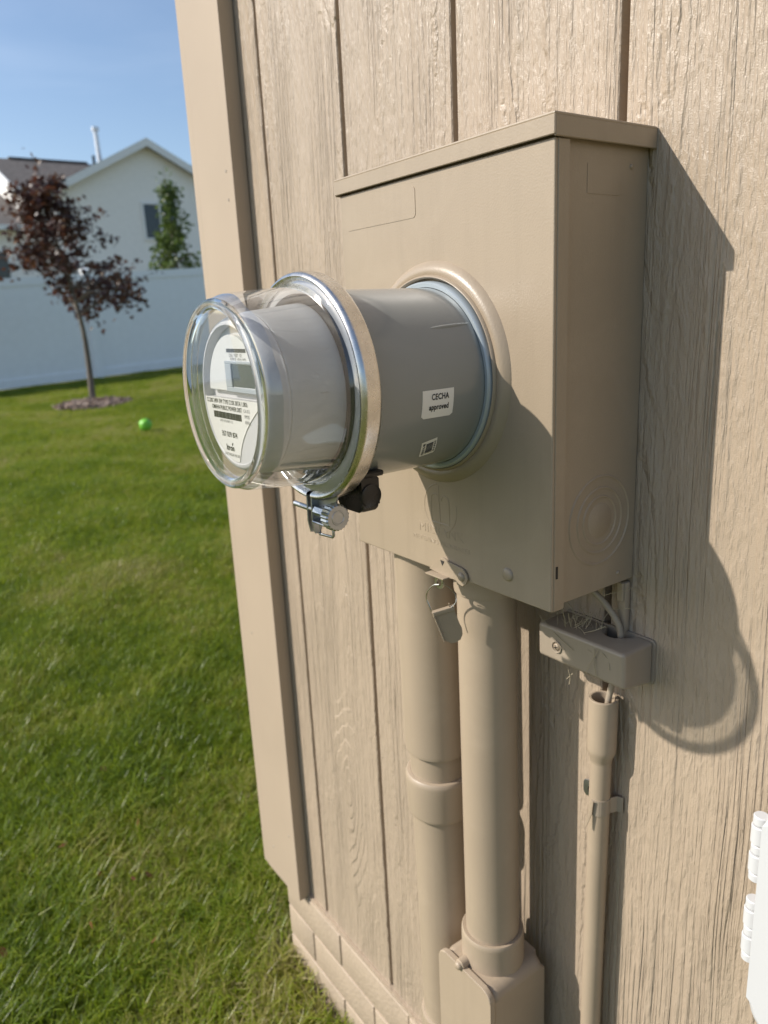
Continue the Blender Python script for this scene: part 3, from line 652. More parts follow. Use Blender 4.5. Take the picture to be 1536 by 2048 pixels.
# ------------------------------------------------------------------ conduits
def vpipe(name, prof, xy, mat, parent, lean=(0, 0), n=64, smooth=35):
    bm = BM(); lathe(bm, prof, xy, 'z', n)
    for v in bm.verts: v.co.x += lean[0] * -v.co.z; v.co.y += lean[1] * -v.co.z
    return obj(name, bm, mat, parent, smooth)
lx = (0.0555, -0.060); ln = (0.018, 0)
lp = empty('expansion_conduit', (lx[0] + 0.02, lx[1], GZ), 'fat tan conduit with an expansion sleeve and collar, left of the two', 'conduit')
vpipe('upper_sleeve', [(0.0385, 0.001), (0.0385, -0.243), (0.0378, -0.248), (0.0345, -0.2495), (0.0345, -0.240)], lx, 'pipe_paint', lp, ln)
vpipe('inner_pipe', [(0.0332, -0.23), (0.0332, -0.31)], lx, 'pipe_paint', lp, ln)
vpipe('expansion_collar', [(0.0335, -0.2785), (0.0372, -0.2790), (0.0390, -0.2810), (0.0397, -0.2850), (0.0395, -0.2920), (0.0385, -0.3270), (0.0372, -0.3310), (0.0335, -0.3320)], lx, 'pipe_paint', lp, ln)
vpipe('lower_pipe', [(0.0335, -0.320), (0.0330, -0.50), (0.0330, -1.30)], lx, 'pipe_paint', lp, ln)
vpipe('lower_collar', [(0.0331, -0.628), (0.0360, -0.629), (0.0368, -0.632), (0.0368, -0.700), (0.0331, -0.702)], lx, 'pipe_paint', lp, ln)
rx = (0.1470, -0.060); rn = (0.006, 0)
rp = empty('fitting_conduit', (rx[0], rx[1], GZ), 'straight tan conduit ending in a boxy access fitting, right of the two', 'conduit')
vpipe('pipe', [(0.0301, 0.0015), (0.0301, -0.492)], rx, 'pipe_paint', rp, rn)
vpipe('connector', [(0.0302, -0.030), (0.0325, -0.029), (0.0330, -0.026), (0.0330, 0.0)], rx, 'pipe_paint', rp, rn)
vpipe('hub', [(0.0303, -0.4395), (0.0340, -0.4390), (0.0352, -0.4410), (0.0356, -0.4450), (0.0356, -0.505)], rx, 'pipe_paint', rp, rn)
bx0, bx1 = rx[0] + 0.003 - 0.0425, rx[0] + 0.003 + 0.0425
bm = BM(); prism(bm, rrect(bx0, bx1, -0.78, -0.476, 0.014), lambda u, v, d: (u, -0.1000 + d, v), 0.0, 0.0800, 0.010); fb = obj('access_fitting', bm, 'pipe_paint', rp, 50)
bm = BM(); prism(bm, rrect(bx0 - 0.0012, bx1 + 0.0012, -0.78, -0.4740, 0.013), lambda u, v, d: (u, -0.1060 + d, v), 0.0, 0.0075, 0.0016); fc = obj('cover_plate', bm, 'pipe_paint', fb, 50)
bm = BM(); lathe(bm, [(0.0, -0.1100), (0.0034, -0.1096), (0.0046, -0.1080), (0.0048, -0.1058), (0.0062, -0.1050), (0.0066, -0.0800), (0.0, -0.0795)], (rx[0] - 0.004, -0.4725), 'y', 20); obj('screw_boss', bm, 'pipe_paint', fb, 50)
# slim conduit on the right with a belled open end
sx_ = (0.2625, -0.0165); sn = (-0.013, 0)
sp = empty('slim_conduit', (0.255, sx_[1], GZ), 'slim tan conduit with an open belled top and a cable in it', 'conduit')
vpipe('pipe', [(0.0103, -0.182), (0.0103, -1.15)], sx_, 'pipe_paint', sp, sn, 40)
vpipe('belled_end', [(0.0103, -0.188), (0.0108, -0.184), (0.0136, -0.177), (0.0140, -0.172), (0.0140, -0.1205), (0.0134, -0.1192), (0.0114, -0.1192), (0.0108, -0.1205), (0.0106, -0.172), (0.008, -0.18), (0.0, -0.1805)], sx_, 'pipe_paint', sp, sn, 48)
ps = empty('pipe_strap', (0.258, -0.01, -0.262), 'small bent metal strap holding the slim conduit to the wall', 'strap')
zs = -0.236
bm = BM(); xc_, yc_ = sx_[0] - 0.0033, sx_[1]
sec = [(xc_ + 0.0112 * math.cos(R(a)), yc_ - 0.0112 * math.sin(R(a))) for a in range(-25, 105, 13)]
path = [(xc_ + 0.018, -0.0025), (xc_ + 0.0125, -0.005)] + sec
for (a, b) in zip(path, path[1:]):
    pa, pb = Vector((a[0], a[1])), Vector((b[0], b[1])); d = (pb - pa).normalized(); nn = Vector((d.y, -d.x)) * 0.0011
    q = [(pa, 0), (pb, 0)]
    for zz0, zz1 in ((zs - 0.0085, zs + 0.0085),):
        vsx = [bm.verts.new((p.x, p.y, z)) for p, z in ((pa, zz0), (pb, zz0), (pb + nn, zz0), (pa + nn, zz0), (pa, zz1), (pb, zz1), (pb + nn, zz1), (pa + nn, zz1))]
        for f in ((0, 1, 2, 3), (4, 7, 6, 5), (0, 4, 5, 1), (1, 5, 6, 2), (2, 6, 7, 3), (3, 7, 4, 0)): bm.faces.new([vsx[i] for i in f])
obj('strap_band', bm, 'block_paint', ps, 30)
bm = BM(); prism(bm, rrect(xc_ - 0.029, xc_ - 0.010, zs - 0.010, zs + 0.008, 0.004), lambda u, v, d: (u, -0.0028 - d, v), 0.0, 0.0022, 0.0006); obj('strap_foot', bm, 'clamp_steel', ps)
bm = BM(); lathe(bm, [(0.0, -0.0085), (0.0035, -0.008), (0.005, -0.0060), (0.005, -0.0050)], (xc_ - 0.0175, zs), 'y', 18); obj('strap_screw', bm, 'black_plastic', ps, 60)
bm = BM(); prism(bm, [(xc_ - 0.0005, zs + 0.006), (xc_ + 0.0035, zs + 0.009), (xc_ + 0.002, zs - 0.006), (xc_ - 0.0015, zs - 0.021), (xc_ - 0.003, zs - 0.020), (xc_ - 0.001, zs - 0.004)], lambda u, v, d: (u, yc_ - 0.0125 - d - (0.004 if v < zs - 0.015 else 0), v), 0.0, 0.0009); obj('torn_flap', bm, 'box_paint', ps)

# ------------------------------------------------------------------ bonding block, cable, straw
bb = empty('cable_block', (0.2525, -0.022, -0.096), 'tan plastic cover block with one screw below the meter box corner', 'cover block')
bm = BM()
x0, x1, yf = 0.2020, 0.3025, -0.0440
base = rrect(0, x1 - x0, 0, 0.0425, 0.0055)
# plan outline with a scooped notch in the top rear edge
n_s = 28; zt, zl = -0.0520, -0.0935
cols = []
for i in range(n_s + 1):
    x = x0 + (x1 - x0) * i / n_s; u = (x - 0.2690) / 0.0135
    yb = -0.0022 - (0.0185 * math.sqrt(max(0, 1 - u * u)) if abs(u) < 1 else 0)
    cols.append((x, yb))
TOP = [bm.verts.new((x, yf, zt)) for x, _ in cols]; TOPB = [bm.verts.new((x, yb, zt + 0.0005)) for x, yb in cols]
BOT = [bm.verts.new((x, yf + 0.001, zl + 0.007)) for x, _ in cols]; BOTB = [bm.verts.new((x, -0.0022, zl)) for x, yb in cols]; TB2 = [bm.verts.new((x, -0.0022 if abs((x - 0.2690) / 0.0135) >= 1 else yb, zl + 0.006)) for x, yb in cols]
for i in range(n_s):
    for A, B in ((TOP, TOPB), (TOP, BOT), (BOT, BOTB), (BOTB, TB2), (TB2, TOPB)):
        try: bm.faces.new((A[i], A[i + 1], B[i + 1], B[i]))
        except ValueError: pass
bm.faces.new((TOP[0], TOPB[0], TB2[0], BOTB[0], BOT[0])); bm.faces.new((TOP[-1], BOT[-1], BOTB[-1], TB2[-1], TOPB[-1]))
bmesh.ops.recalc_face_normals(bm, faces=bm.faces[:])
ed = [e for e in bm.edges if len(e.link_faces) == 2 and e.calc_face_angle(0) > 0.9]
bmesh.ops.bevel(bm, geom=ed, offset=0.0042, segments=4, profile=0.5, affect='EDGES', clamp_overlap=True)
obj('block_body', bm, 'block_paint', bb, 45)
bm = BM(); prism(bm, rrect(x0 - 0.001, x1 + 0.002, zl - 0.0015, zt + 0.0015, 0.005), lambda u, v, d: (u, -0.0004 - d, v), 0.0, 0.0024, 0.0006); obj('back_plate', bm, 'block_paint', bb)
bm = BM(); lathe(bm, [(0.0062, yf - 0.0002), (0.0058, yf - 0.0010), (0.0050, yf - 0.0009), (0.0045, yf + 0.0004)], (0.2262, -0.0705), 'y', 28); obj('screw_recess', bm, 'block_paint', bb, 60)
bm = BM(); lathe(bm, [(0.0, yf - 0.0016), (0.0026, yf - 0.0013), (0.0036, yf - 0.0004), (0.0036, yf + 0.002)], (0.2262, -0.0705), 'y', 22); scw = obj('screw', bm, 'box_paint', bb, 60)
bm = BM()
for a in (20, 110):
    ca, sa = math.cos(R(a)), math.sin(R(a)); hw = 0.0004
    prism(bm, [(-0.0022 * ca - hw * sa, -0.0022 * sa + hw * ca), (0.0022 * ca - hw * sa, 0.0022 * sa + hw * ca), (0.0022 * ca + hw * sa, 0.0022 * sa - hw * ca), (-0.0022 * ca + hw * sa, -0.0022 * sa - hw * ca)], lambda u, v, d: (0.2262 + u, yf - 0.0014 - d, -0.0705 + v), 0, 0.0004)
obj('screw_cross', bm, 'dark_gap', scw)
bm = BM(); tube(bm, catmull([(0.2280, -0.030, 0.008), (0.2380, -0.027, -0.004), (0.2560, -0.020, -0.018), (0.2700, -0.0145, -0.036), (0.2745, -0.0120, -0.052), (0.2720, -0.0115, -0.075), (0.2670, -0.0130, -0.105), (0.2650, -0.0155, -0.125), (0.2640, -0.0170, -0.150), (0.2640, -0.0170, -0.175)], 7), 0.0030, 12)
tag(obj('cable', bm, 'cable_tan'), 'tan painted cable curving out of the meter box into the slim conduit', 'cable')
bm = BM(); box(bm, 0.2660, 0.2760, -0.009, -0.0006, -0.051, -0.0012, 0.003, 2); box(bm, 0.2675, 0.2745, -0.0115, -0.0086, -0.020, -0.0012, 0.001, 1)
tag(obj('conduit_stub', bm, 'pipe_paint'), 'shaded tan pipe stub against the wall under the meter box', 'pipe stub')
# straw and webs caught between box and block
bm = BM(); rng = random.Random(12)
def wisp(a, b, sag, r_=0.00028):
    a, b = Vector(a), Vector(b); m_ = (a + b) / 2 + Vector((rng.uniform(-1, 1), rng.uniform(-1, 1), rng.uniform(-1, 0.6))) * sag
    tube(bm, catmull([a, m_, b], 4), r_, 4)
for i in range(34):
    a = (rng.uniform(0.222, 0.262), rng.uniform(-0.042, -0.012), -0.0508 + rng.uniform(0, 0.003))
    d = Vector((rng.uniform(-1, 1), rng.uniform(-0.6, 0.6), rng.uniform(0.1, 1.3))).normalized() * rng.uniform(0.006, 0.024)
    wisp(a, Vector(a) + d, 0.0015, rng.choice((0.00018, 0.00025, 0.0004)))
for a, b in (((0.2000, -0.040, -0.047), (0.236, -0.0455, -0.070)), ((0.206, -0.041, -0.049), (0.247, -0.0455, -0.066)), ((0.2715, -0.0452, -0.056), (0.2740, -0.0450, -0.082)), ((0.2800, -0.0452, -0.057), (0.2880, -0.0450, -0.071)), ((0.2760, -0.0452, -0.055), (0.2600, -0.0448, -0.088)), ((0.2640, -0.0448, -0.060), (0.2730, -0.0452, -0.066)), ((0.240, -0.043, -0.089), (0.2405, -0.042, -0.105)), ((0.238, -0.043, -0.100), (0.2445, -0.042, -0.092)), ((0.255, -0.020, -0.018), (0.283, -0.010, -0.004)), ((0.258, -0.019, -0.030), (0.285, -0.012, -0.022))):
    wisp(a, b, 0.002, 0.00032)
tag(obj('dry_straw', bm, 'straw', None, 60), 'wisps of dry straw and web caught on the tan cover block', 'straw', None, 'stuff')

# ------------------------------------------------------------------ white weather cover at the right
wx = 0.4395; yw = -0.060
wc = empty('outlet_cover', (wx + 0.07, -0.03, -0.32), 'white plastic weatherproof cover with side hinges at the right edge', 'outlet cover')
bm = BM(); prism(bm, rrect(wx, wx + 0.15, -0.322, -0.105, 0.030, 8), lambda u, v, d: (u, yw + d, v), 0.0, 0.022, 0.006); obj('lid', bm, 'white_plastic', wc, 50)
bm = BM(); prism(bm, rrect(wx + 0.004, wx + 0.146, -0.316, -0.110, 0.026, 8), lambda u, v, d: (u, -0.0375 + d, v), 0.0, 0.0370, 0.002); obj('back_box', bm, 'white_plastic', wc, 50)
for z0 in (-0.1330, -0.2080):
    for k, (a, b, r_) in enumerate(((0, 0.0075, 0.0058), (0.0085, 0.0240, 0.0066), (0.0252, 0.0325, 0.0058), (0.0335, 0.0490, 0.0066), (0.0502, 0.0570, 0.0058))):
        bm = BM(); lathe(bm, [(0.0, z0 - a), (r_ - 0.0008, z0 - a), (r_, z0 - a - 0.0008), (r_, z0 - b + 0.0008), (r_ - 0.0008, z0 - b), (0.0, z0 - b)], (wx - 0.0055, yw + 0.010), 'z', 24)
        box(bm, wx - 0.004, wx + 0.004, yw + 0.0075, yw + 0.0130, z0 - b + 0.0005, z0 - a - 0.0005, 0.0006, 1)
        obj('hinge_knuckle', bm, 'white_plastic', wc, 40)

# ------------------------------------------------------------------ grass (geometry-node tufts)
def tuft(seed, nb_, spread, hmin, hmax, wid):
    rg = random.Random(seed); V = []; F = []
    for _ in range(nb_):
        a = rg.uniform(0, 6.283); rr = spread * math.sqrt(rg.random()); bx_, by_ = rr * math.cos(a), rr * math.sin(a)
        hh = rg.uniform(hmin, hmax); la = rg.uniform(0, 6.283); le = rg.uniform(0.2, 1.05) * hh; fx, fy = math.cos(la), math.sin(la); px, py = -fy, fx; w_ = wid * rg.uniform(0.6, 1.2)
        i = len(V)
        V += [(bx_ - px * w_, by_ - py * w_, -0.005), (bx_ + px * w_, by_ + py * w_, -0.005), (bx_ + fx * le * .3 + px * w_ * .85, by_ + fy * le * .3 + py * w_ * .85, hh * .6), (bx_ + fx * le * .3 - px * w_ * .85, by_ + fy * le * .3 - py * w_ * .85, hh * .6), (bx_ + fx * le, by_ + fy * le, hh * rg.uniform(0.8, 1.0))]
        F += [(i, i + 1, i + 2, i + 3), (i + 3, i + 2, i + 4)]
    me = bpy.data.meshes.new('grass_tuft'); me.from_pydata(V, [], F); me.materials.append(MATS['grass_blade']); me.update()
    return bpy.data.objects.new('grass_tuft', me)
gcol = bpy.data.collections.new('grass_tufts')
for s in range(9): gcol.objects.link(tuft(s, 9, 0.020, 0.028, 0.070, 0.0014))
rg = np.random.default_rng(2)
def inlawn(x, y):
    ok = ~((x > -0.51) & (y > -0.022)); ok &= x > -13.0
    ok &= ~(((x + 9.9) ** 2 / 0.50 ** 2 + (y - 2.18) ** 2 / 0.50 ** 2) < 1)
    return ok
pts = []; 
def scatter(x0, x1, y0, y1, dens, cond=None):
    n_ = int((x1 - x0) * (y1 - y0) * dens); x = rg.uniform(x0, x1, n_); y = rg.uniform(y0, y1, n_); k = inlawn(x, y)
    if cond is not None: k &= cond(x, y)
    return np.stack([x[k], y[k]], 1)
vis = lambda x, y: (y > (-x) * 0.10 - 1.05) & (y < (-x) * 0.55 + 0.35)
P2 = np.concatenate([scatter(-3.2, 0.4, -1.1, 2.0, 7200, vis), scatter(-6.5, -3.2, -1, 3.6, 3800, vis), scatter(-13.0, -6.5, -1, 6.5, 2300, vis), scatter(-3.5, 2.2, -3.2, 2.5, 450), scatter(-13, -3.5, -2.5, 8, 220)])
npt = len(P2); gm = bpy.data.meshes.new('grass')
gm.vertices.add(npt); co = np.stack([P2[:, 0], P2[:, 1], [gz(a, b) for a, b in P2]], 1); gm.vertices.foreach_set('co', co.ravel())
at = gm.attributes.new('spin', 'FLOAT_VECTOR', 'POINT'); at.data.foreach_set('vector', np.stack([rg.normal(0, 0.12, npt), rg.normal(0, 0.12, npt), rg.uniform(0, 6.28, npt)], 1).ravel())
lf = 0.72 + 0.28 * np.sin(P2[:, 0] * 3.1 + 2 * np.sin(P2[:, 1] * 2.3)) ** 2
at = gm.attributes.new('size', 'FLOAT', 'POINT'); at.data.foreach_set('value', rg.uniform(0.65, 1.2, npt) * lf)
go = bpy.data.objects.new('grass', gm); COL.objects.link(go); tag(go, 'short mown green lawn grass running up to the house and fence', 'grass', None, 'stuff')
ng = bpy.data.node_groups.new('grass_scatter', 'GeometryNodeTree')
ng.interface.new_socket('Geometry', in_out='INPUT', socket_type='NodeSocketGeometry'); ng.interface.new_socket('Geometry', in_out='OUTPUT', socket_type='NodeSocketGeometry')
gi = ng.nodes.new('NodeGroupInput'); gout = ng.nodes.new('NodeGroupOutput'); iop = ng.nodes.new('GeometryNodeInstanceOnPoints'); ci = ng.nodes.new('GeometryNodeCollectionInfo')
ci.inputs['Collection'].default_value = gcol; ci.inputs['Separate Children'].default_value = True; ci.inputs['Reset Children'].default_value = True
a1 = ng.nodes.new('GeometryNodeInputNamedAttribute'); a1.data_type = 'FLOAT_VECTOR'; a1.inputs[0].default_value = 'spin'
a2 = ng.nodes.new('GeometryNodeInputNamedAttribute'); a2.data_type = 'FLOAT'; a2.inputs[0].default_value = 'size'
m2p = ng.nodes.new('GeometryNodeMeshToPoints')
ng.links.new(gi.outputs[0], m2p.inputs[0]); ng.links.new(m2p.outputs[0], iop.inputs['Points']); ng.links.new(ci.outputs[0], iop.inputs['Instance']); iop.inputs['Pick Instance'].default_value = True
ng.links.new(a1.outputs[0], iop.inputs['Rotation']); ng.links.new(a2.outputs[0], iop.inputs['Scale']); ng.links.new(iop.outputs[0], gout.inputs[0])
md = go.modifiers.new('scatter', 'NODES'); md.node_group = ng

# ------------------------------------------------------------------ trees
LEAF_M = [(0, 0), (0.16, 0.10), (0.5, 0.16), (0.36, 0.34), (0.42, 0.62), (0.2, 0.55), (0, 1.0), (-0.2, 0.55), (-0.42, 0.62), (-0.36, 0.34), (-0.5, 0.16), (-0.16, 0.10)]
LEAF_O = [(0, 0), (0.22, 0.25), (0.28, 0.5), (0.18, 0.8), (0, 1.0), (-0.18, 0.8), (-0.28, 0.5), (-0.22, 0.25)]
def leaves(centres, shape, size, seed, name, mat, parent, droop=0.5):
    rg_ = random.Random(seed); V = []; F = []; T = []
    for p in centres:
        s_ = size * rg_.uniform(0.55, 1.2); e = Euler((R(rg_.gauss(-25, 40) * droop * 2), R(rg_.gauss(0, 40)), rg_.uniform(0, 6.283))).to_matrix(); i = len(V)
        bend = rg_.uniform(-0.3, 0.1)
        for u, v in shape:
            V.append(tuple(Vector(p) + e @ Vector((u * s_, v * s_, s_ * (bend * (v * v) - 0.25 * abs(u))))))
        F.append(tuple(range(i, i + len(shape)))); T += [min(1, max(0, rg_.gauss(0.38, 0.24)))] * len(shape)
    me = bpy.data.meshes.new(name); me.from_pydata(V, [], F); at = me.attributes.new('tint', 'FLOAT', 'POINT'); at.data.foreach_set('value', T); me.update()
    return finish(name, me, mat, parent, 0)
def tree(name, base, hgt, trunk_r, limbs, crown_fn, label, cat, bark, leafmat, shape, lsize, nleaf, seed, lean=-0.1):
    t_ = empty(name, base, label, cat); b = Vector(base); rg_ = random.Random(seed)
    bm = BM(); top = b + Vector((rg_.uniform(-.05, .05), lean, hgt)); lead = catmull([b - Vector((0, 0, 0.05)), b + Vector((0.01, 0.005, hgt * .33)), b + Vector((-0.01, lean * .55, hgt * .66)), top], 6)
    tube(bm, lead, [trunk_r * (1.15 - 1.08 * (i / (len(lead) - 1)) ** 0.8) for i in range(len(lead))], 10)
    obj('trunk', bm, bark, t_, 60)
    tips = []; bm = BM()
    for k in range(limbs):
        f = rg_.uniform(0.36, 0.93); p0 = lead[int(f * (len(lead) - 1))]; a = k * 2.4 + rg_.uniform(-.4, .4); rad = crown_fn(f) * rg_.uniform(0.7, 1.08)
        p2 = p0 + Vector((math.cos(a) * rad, math.sin(a) * rad, rad * rg_.uniform(0.0, 0.55))); p1 = (p0 + p2) / 2 + Vector((0, 0, 0.08 * rad))
        c_ = catmull([p0, p1, p2], 5); tube(bm, c_, [max(0.003, trunk_r * 0.42 * (1 - f * .6) * (1 - i / len(c_))) for i in range(len(c_))], 6)
        for q in range(5):
            s0 = c_[rg_.randrange(3, len(c_))]; d = Vector((rg_.gauss(0, 1), rg_.gauss(0, 1), rg_.gauss(-0.1, .6))).normalized() * rad * rg_.uniform(0.15, 0.42)
            tube(bm, [s0, s0 + d * .5 + Vector((0, 0, .02)), s0 + d], [0.004, 0.003, 0.0015], 4); tips.append((s0, s0 + d))
    for i in range(len(lead) // 2, len(lead) - 1): tips.append((lead[i], lead[i + 1]))
    tag(obj('branches', bm, bark, t_, 60), None, None, None, 'stuff')
    cen = []
    while len(cen) < nleaf:
        a, c2 = rg_.choice(tips); p = a.lerp(c2, rg_.uniform(0.0, 1.2)) + Vector((rg_.gauss(0, .05), rg_.gauss(0, .05), rg_.gauss(-.02, .05))) * (lsize / 0.07)
        cen.append(p)
    leaves(cen, shape, lsize, seed + 1, 'crown', leafmat, t_)
    return t_
tb = (-10.0, 2.19, gz(-10.0, 2.19))
tree('maple_tree', tb, 3.05, 0.042, 46, lambda f: 1.22 * (1 - f) ** 0.70 + 0.10, 'young purple leaved maple on a mulch ring in front of the white fence', 'tree', 'bark', 'purple_leaf', LEAF_M, 0.080, 3200, 21, -0.26)
tree('green_tree', (-17.8, 6.65, gz(-17.8, 6.65)), 4.2, 0.05, 40, lambda f: 1.55 * (1 - f) ** 1.5 + 0.10, 'small green leafy tree behind the fence in front of the pale house', 'tree', 'bark', 'green_leaf', LEAF_O, 0.13, 1900, 33)
# mulch ring: low mound and loose chips
bm = BM(); rng = random.Random(6); nn = 40
cc = bm.verts.new((tb[0] + .1, tb[1], tb[2] + 0.075)); r1 = []
for k in range(nn):
    a = 2 * math.pi * k / nn; r_ = 0.50 * (1 + 0.08 * math.sin(3 * a) + rng.uniform(-.05, .05)); r1.append(bm.verts.new((tb[0] + .1 + r_ * math.cos(a), tb[1] + r_ * math.sin(a), gz(tb[0], tb[1]) + 0.004)))
r2 = [bm.verts.new((tb[0] + .1 + (v.co.x - tb[0] - .1) * .6, tb[1] + (v.co.y - tb[1]) * .6, tb[2] + 0.062)) for v in r1]
for k in range(nn): j = (k + 1) % nn; bm.faces.new((r1[k], r1[j], r2[j], r2[k])); bm.faces.new((r2[k], r2[j], cc))
for k in range(900):
    a = rng.uniform(0, 6.28); q = math.sqrt(rng.random()) * 0.52; z = tb[2] + 0.07 * (1 - (q / 0.55) ** 2) + 0.008
    p = Vector((tb[0] + .1 + q * math.cos(a), tb[1] + q * math.sin(a), z)); e = Euler((rng.gauss(0, .4), rng.gauss(0, .4), rng.uniform(0, 6.28))).to_matrix(); l_, w_ = rng.uniform(.02, .055), rng.uniform(.006, .014)
    vv = [bm.verts.new(p + e @ Vector(c)) for c in ((-l_, -w_, 0), (l_, -w_, .004), (l_, w_, 0), (-l_, w_, .006))]; bm.faces.new(vv)
mo = obj('mulch_ring', bm, 'mulch', None, 0); tag(mo, 'round bed of brown bark mulch at the foot of the purple maple', 'mulch', None, 'stuff')
# ball on the lawn
bp_ = (-7.15, 1.95); zb_ = gz(*bp_)
bm = BM(); bmesh.ops.create_icosphere(bm, subdivisions=3, radius=0.066, matrix=Matrix.Translation((bp_[0], bp_[1], zb_ + 0.10)))
for v in bm.verts:
    d = (v.co - Vector((bp_[0], bp_[1], zb_ + 0.10))); v.co += d * 0.06 * math.sin(d.x * 90) * math.cos(d.z * 80)
tag(obj('toy_ball', bm, 'ball_green', None, 180), 'bright green toy ball lying on the lawn', 'ball')
# reddish fallen leaves near the foundation
rng = random.Random(30); cen = [(rng.gauss(-0.92, 0.16), rng.gauss(-0.22, 0.10), GZ + rng.uniform(0.035, 0.055)) for _ in range(9)] + [(rng.uniform(-2.4, -0.7), rng.uniform(-.6, .3), GZ + 0.05) for _ in range(8)]
lo = leaves(cen, LEAF_O, 0.026, 5, 'fallen_leaves', 'red_leaf', None); tag(lo, 'scattered reddish fallen leaves lying in the grass', 'fallen leaves', None, 'stuff')

# ------------------------------------------------------------------ white vinyl fence
FX = -13.1
def fz(y): return -0.716 + (y - 1.54) * 0.042
fe = empty('vinyl_fence', (FX, 3.16, fz(3.16)), 'tall white vinyl privacy fence along the far side of the lawn', 'fence')
posts = [3.16 + 2.42 * k for k in range(-4, 5)]; FH = 1.77
for k, y in enumerate(posts):
    z = fz(y); boxo('post', (FX - 0.064, FX + 0.064, y - 0.064, y + 0.064, z - 0.2, z + FH + 0.05), 'white_vinyl', fe, 0.006)
    bm = BM(); zc = z + FH + 0.05; vs_ = [bm.verts.new((FX + a * 0.075, y + b * 0.075, zc + h)) for h in (0.0, 0.018) for a, b in ((-1, -1), (1, -1), (1, 1), (-1, 1))]; ap = bm.verts.new((FX, y, zc + 0.06))
    bm.faces.new(vs_[:4][::-1])
    for i in range(4): j = (i + 1) % 4; bm.faces.new((vs_[i], vs_[j], vs_[4 + j], vs_[4 + i])); bm.faces.new((vs_[4 + i], vs_[4 + j], ap))
    obj('post_cap', bm, 'white_vinyl', fe, 0)
    if k == len(posts) - 1: break
    y0, y1 = y + 0.0645, posts[k + 1] - 0.0645
    def slab(nm, xh, za, zb2, bev=0.004):
        bm = BM(); vs_ = box(bm, FX - xh, FX + xh, y0, y1, 0, 1)
        for v in vs_: v.co.z = fz(v.co.y) + (za if v.co.z < .5 else zb2)
        return obj(nm, bm, 'white_vinyl', fe, 0)
    slab('top_rail', 0.025, FH - 0.13, FH); slab('bottom_rail', 0.025, 0.04, 0.18)
    nb_ = 15; wv = (y1 - y0) / nb_
    for q in range(nb_):
        bm = BM(); vs_ = box(bm, FX - 0.011, FX + 0.011, y0 + q * wv + 0.0008, y0 + (q + 1) * wv - 0.0008, 0, 1)
        for v in vs_: v.co.z = fz(v.co.y) + (0.17 if v.co.z < .5 else FH - 0.12)
        obj('fence_board', bm, 'white_vinyl', fe, 0)
    bm = BM(); vs_ = box(bm, FX - 0.0095, FX + 0.0095, y0 + 0.003, y1 - 0.003, 0, 1)
    for v in vs_: v.co.z = fz(v.co.y) + (0.171 if v.co.z < .5 else FH - 0.121)
    obj('panel_core', bm, 'white_vinyl', fe, 0)

# ------------------------------------------------------------------ pale house beyond the fence
nh = empty('pale_house', (-28, 7.5, -0.4), 'pale two storey house with a gable and brown shingle roof beyond the fence', 'house')
XG = -25.0; ya, za = 8.75, 5.93; hw = 3.35; slp = 0.515; ze = za - hw * slp
def poly3(name, front, dx, mat, bev=0):
    bm = BM(); prism(bm, front, lambda u, v, d: (XG + d, u, v), 0.0, dx); return obj(name, bm, mat, nh, 0)
poly3('gable_wall', [(ya - hw + .35, -0.6), (ya + hw - .35, -0.6), (ya + hw - .35, ze + .35 * slp - .12), (ya, za - 0.12), (ya - hw + .35, ze + .35 * slp - .12)], -9.0, 'stucco_white')
for sg in (-1, 1):
    rf = poly3('gable_roof', [(ya, za), (ya + sg * hw, ze), (ya + sg * hw, ze - .14), (ya, za - .14)] if sg > 0 else [(ya, za - .14), (ya - hw, ze - .14), (ya - hw, ze), (ya, za)], -9.2, 'shingle'); rf.location.x += 0.28
    bm = BM(); pr_ = [(ya, za + .03), (ya + sg * (hw + .02), ze + .02), (ya + sg * (hw + .02), ze - .22), (ya, za - .21)]
    prism(bm, pr_, lambda u, v, d: (XG + 0.285 + d, u, v), 0.0, 0.05); obj('rake_board', bm, 'fascia_white', nh, 0)
def window(x, y0, y1, z0, z1, panes=2):
    w_ = boxo('window', (x + 0.0, x + 0.03, y0, y1, z0, z1), 'window_glass', nh, 0)
    bm = BM(); f = 0.07
    for d in ((y0 - f, y1 + f, z1, z1 + f), (y0 - f, y1 + f, z0 - f, z0), (y0 - f, y0, z0, z1), (y1, y1 + f, z0, z1)): box(bm, x - 0.01, x + 0.06, *d)
    for k in range(1, panes): yy = y0 + (y1 - y0) * k / panes; box(bm, x - 0.005, x + 0.055, yy - .035, yy + .035, z0 + .001, z1 - .001)
    obj('window_frame', bm, 'fascia_white', w_, 0)
window(XG, 8.49, 9.56, 2.98, 4.02, 2)
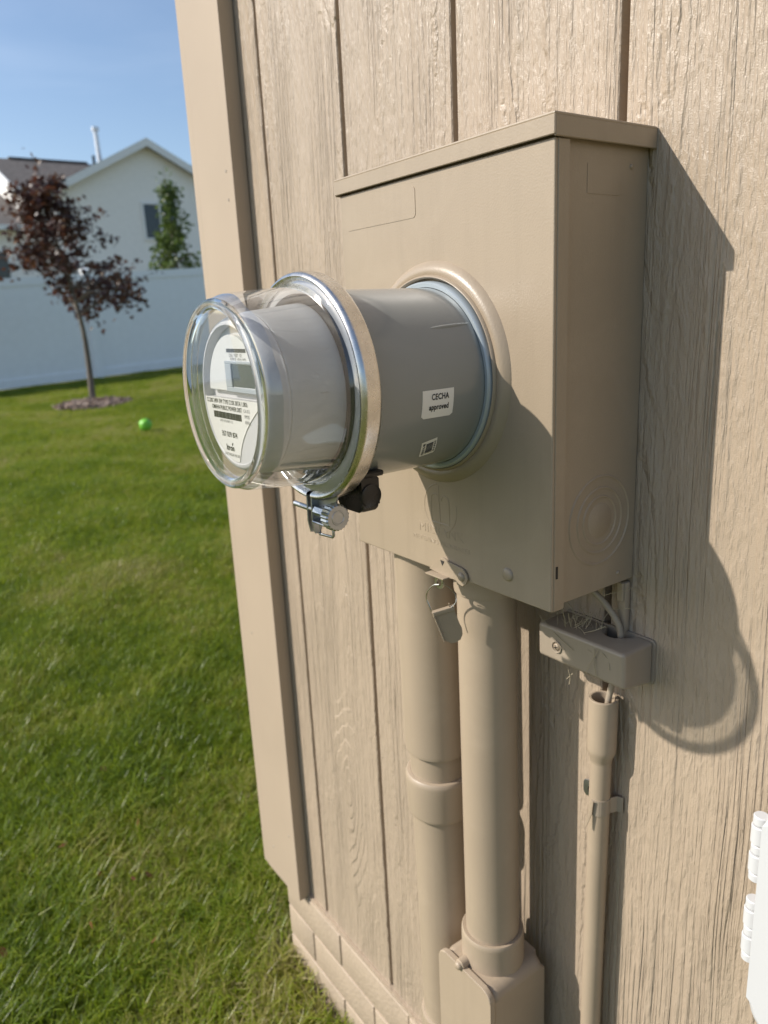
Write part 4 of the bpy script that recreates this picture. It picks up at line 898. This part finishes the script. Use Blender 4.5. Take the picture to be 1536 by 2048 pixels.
# wing with the ridge running along the street
ywl = 5.17; xw = -26.0; xr_, zr_ = -29.5, 5.98; zew = 4.60
bm = BM(); prism(bm, [(xw, -0.6), (xw, zew - .02), (xr_, zr_ - .12), (xr_ - 3.5, zew - .02), (xr_ - 3.5, -0.6)], lambda u, v, d: (u, ywl + d, v), 0.0, 6.5); obj('wing_wall', bm, 'stucco_white', nh, 0)
k_ = (zr_ - zew) / (xw - xr_)
for sg in (1, -1):
    e_ = xr_ + sg * (xw - xr_ + .35); zz_ = zew - .35 * k_
    bm = BM(); prism(bm, [(xr_, zr_), (e_, zz_), (e_, zz_ - .13), (xr_, zr_ - .13)], lambda u, v, d: (u, ywl - .32 + d, v), 0.0, 6.9); obj('wing_roof', bm, 'shingle', nh, 0)
    bm = BM(); prism(bm, [(xr_, zr_ + .03), (e_, zz_ + .02), (e_, zz_ - .25), (xr_, zr_ - .22)], lambda u, v, d: (u, ywl - .33 - d, v), 0.0, 0.05); obj('rake_board', bm, 'fascia_white', nh, 0)
boxo('gutter', (xw + .36, xw + .46, ywl - .3, 5.6, zew - .35 * k_ - .14, zew - .35 * k_ - .02), 'fascia_white', nh, 0.01)
boxo('ridge_vent', (xr_ - .12, xr_ + .12, ywl + .4, 8.2, zr_ - 0.03, zr_ + .05), 'shingle', nh, 0.01)
# lower garage roof on the left
bm = BM(); prism(bm, [(-30.2, 5.02), (-24.9, 3.30), (-24.9, 3.16), (-30.2, 4.88)], lambda u, v, d: (u, -3.0 + d, v), 0.0, 8.15); obj('garage_roof', bm, 'shingle', nh, 0)
bm = BM(); prism(bm, [(-25.3, -0.6), (-25.3, 3.2), (-30.2, 4.8), (-30.2, -0.6)], lambda u, v, d: (u, -2.7 + d, v), 0.0, 7.85); obj('garage_wall', bm, 'stucco_white', nh, 0)
boxo('gutter', (-24.9, -24.8, -3.0, 5.1, 3.14, 3.28), 'fascia_white', nh, 0.01)
window(-25.3, 3.1, 4.25, 1.25, 2.55, 2)
bm = BM(); tube(bm, [(-26.6, 7.80, 5.2), (-26.6, 7.78, 6.45)], 0.075, 14); box(bm, -26.7, -26.5, 7.68, 7.88, 6.45, 6.58, 0.02); obj('flue_pipe', bm, 'galv_pipe', nh, 40)
bm = BM(); tube(bm, [(-27.0, 7.72, 5.1), (-27.0, 7.72, 5.78)], 0.05, 10); obj('vent_pipe', bm, 'window_glass', nh, 40)
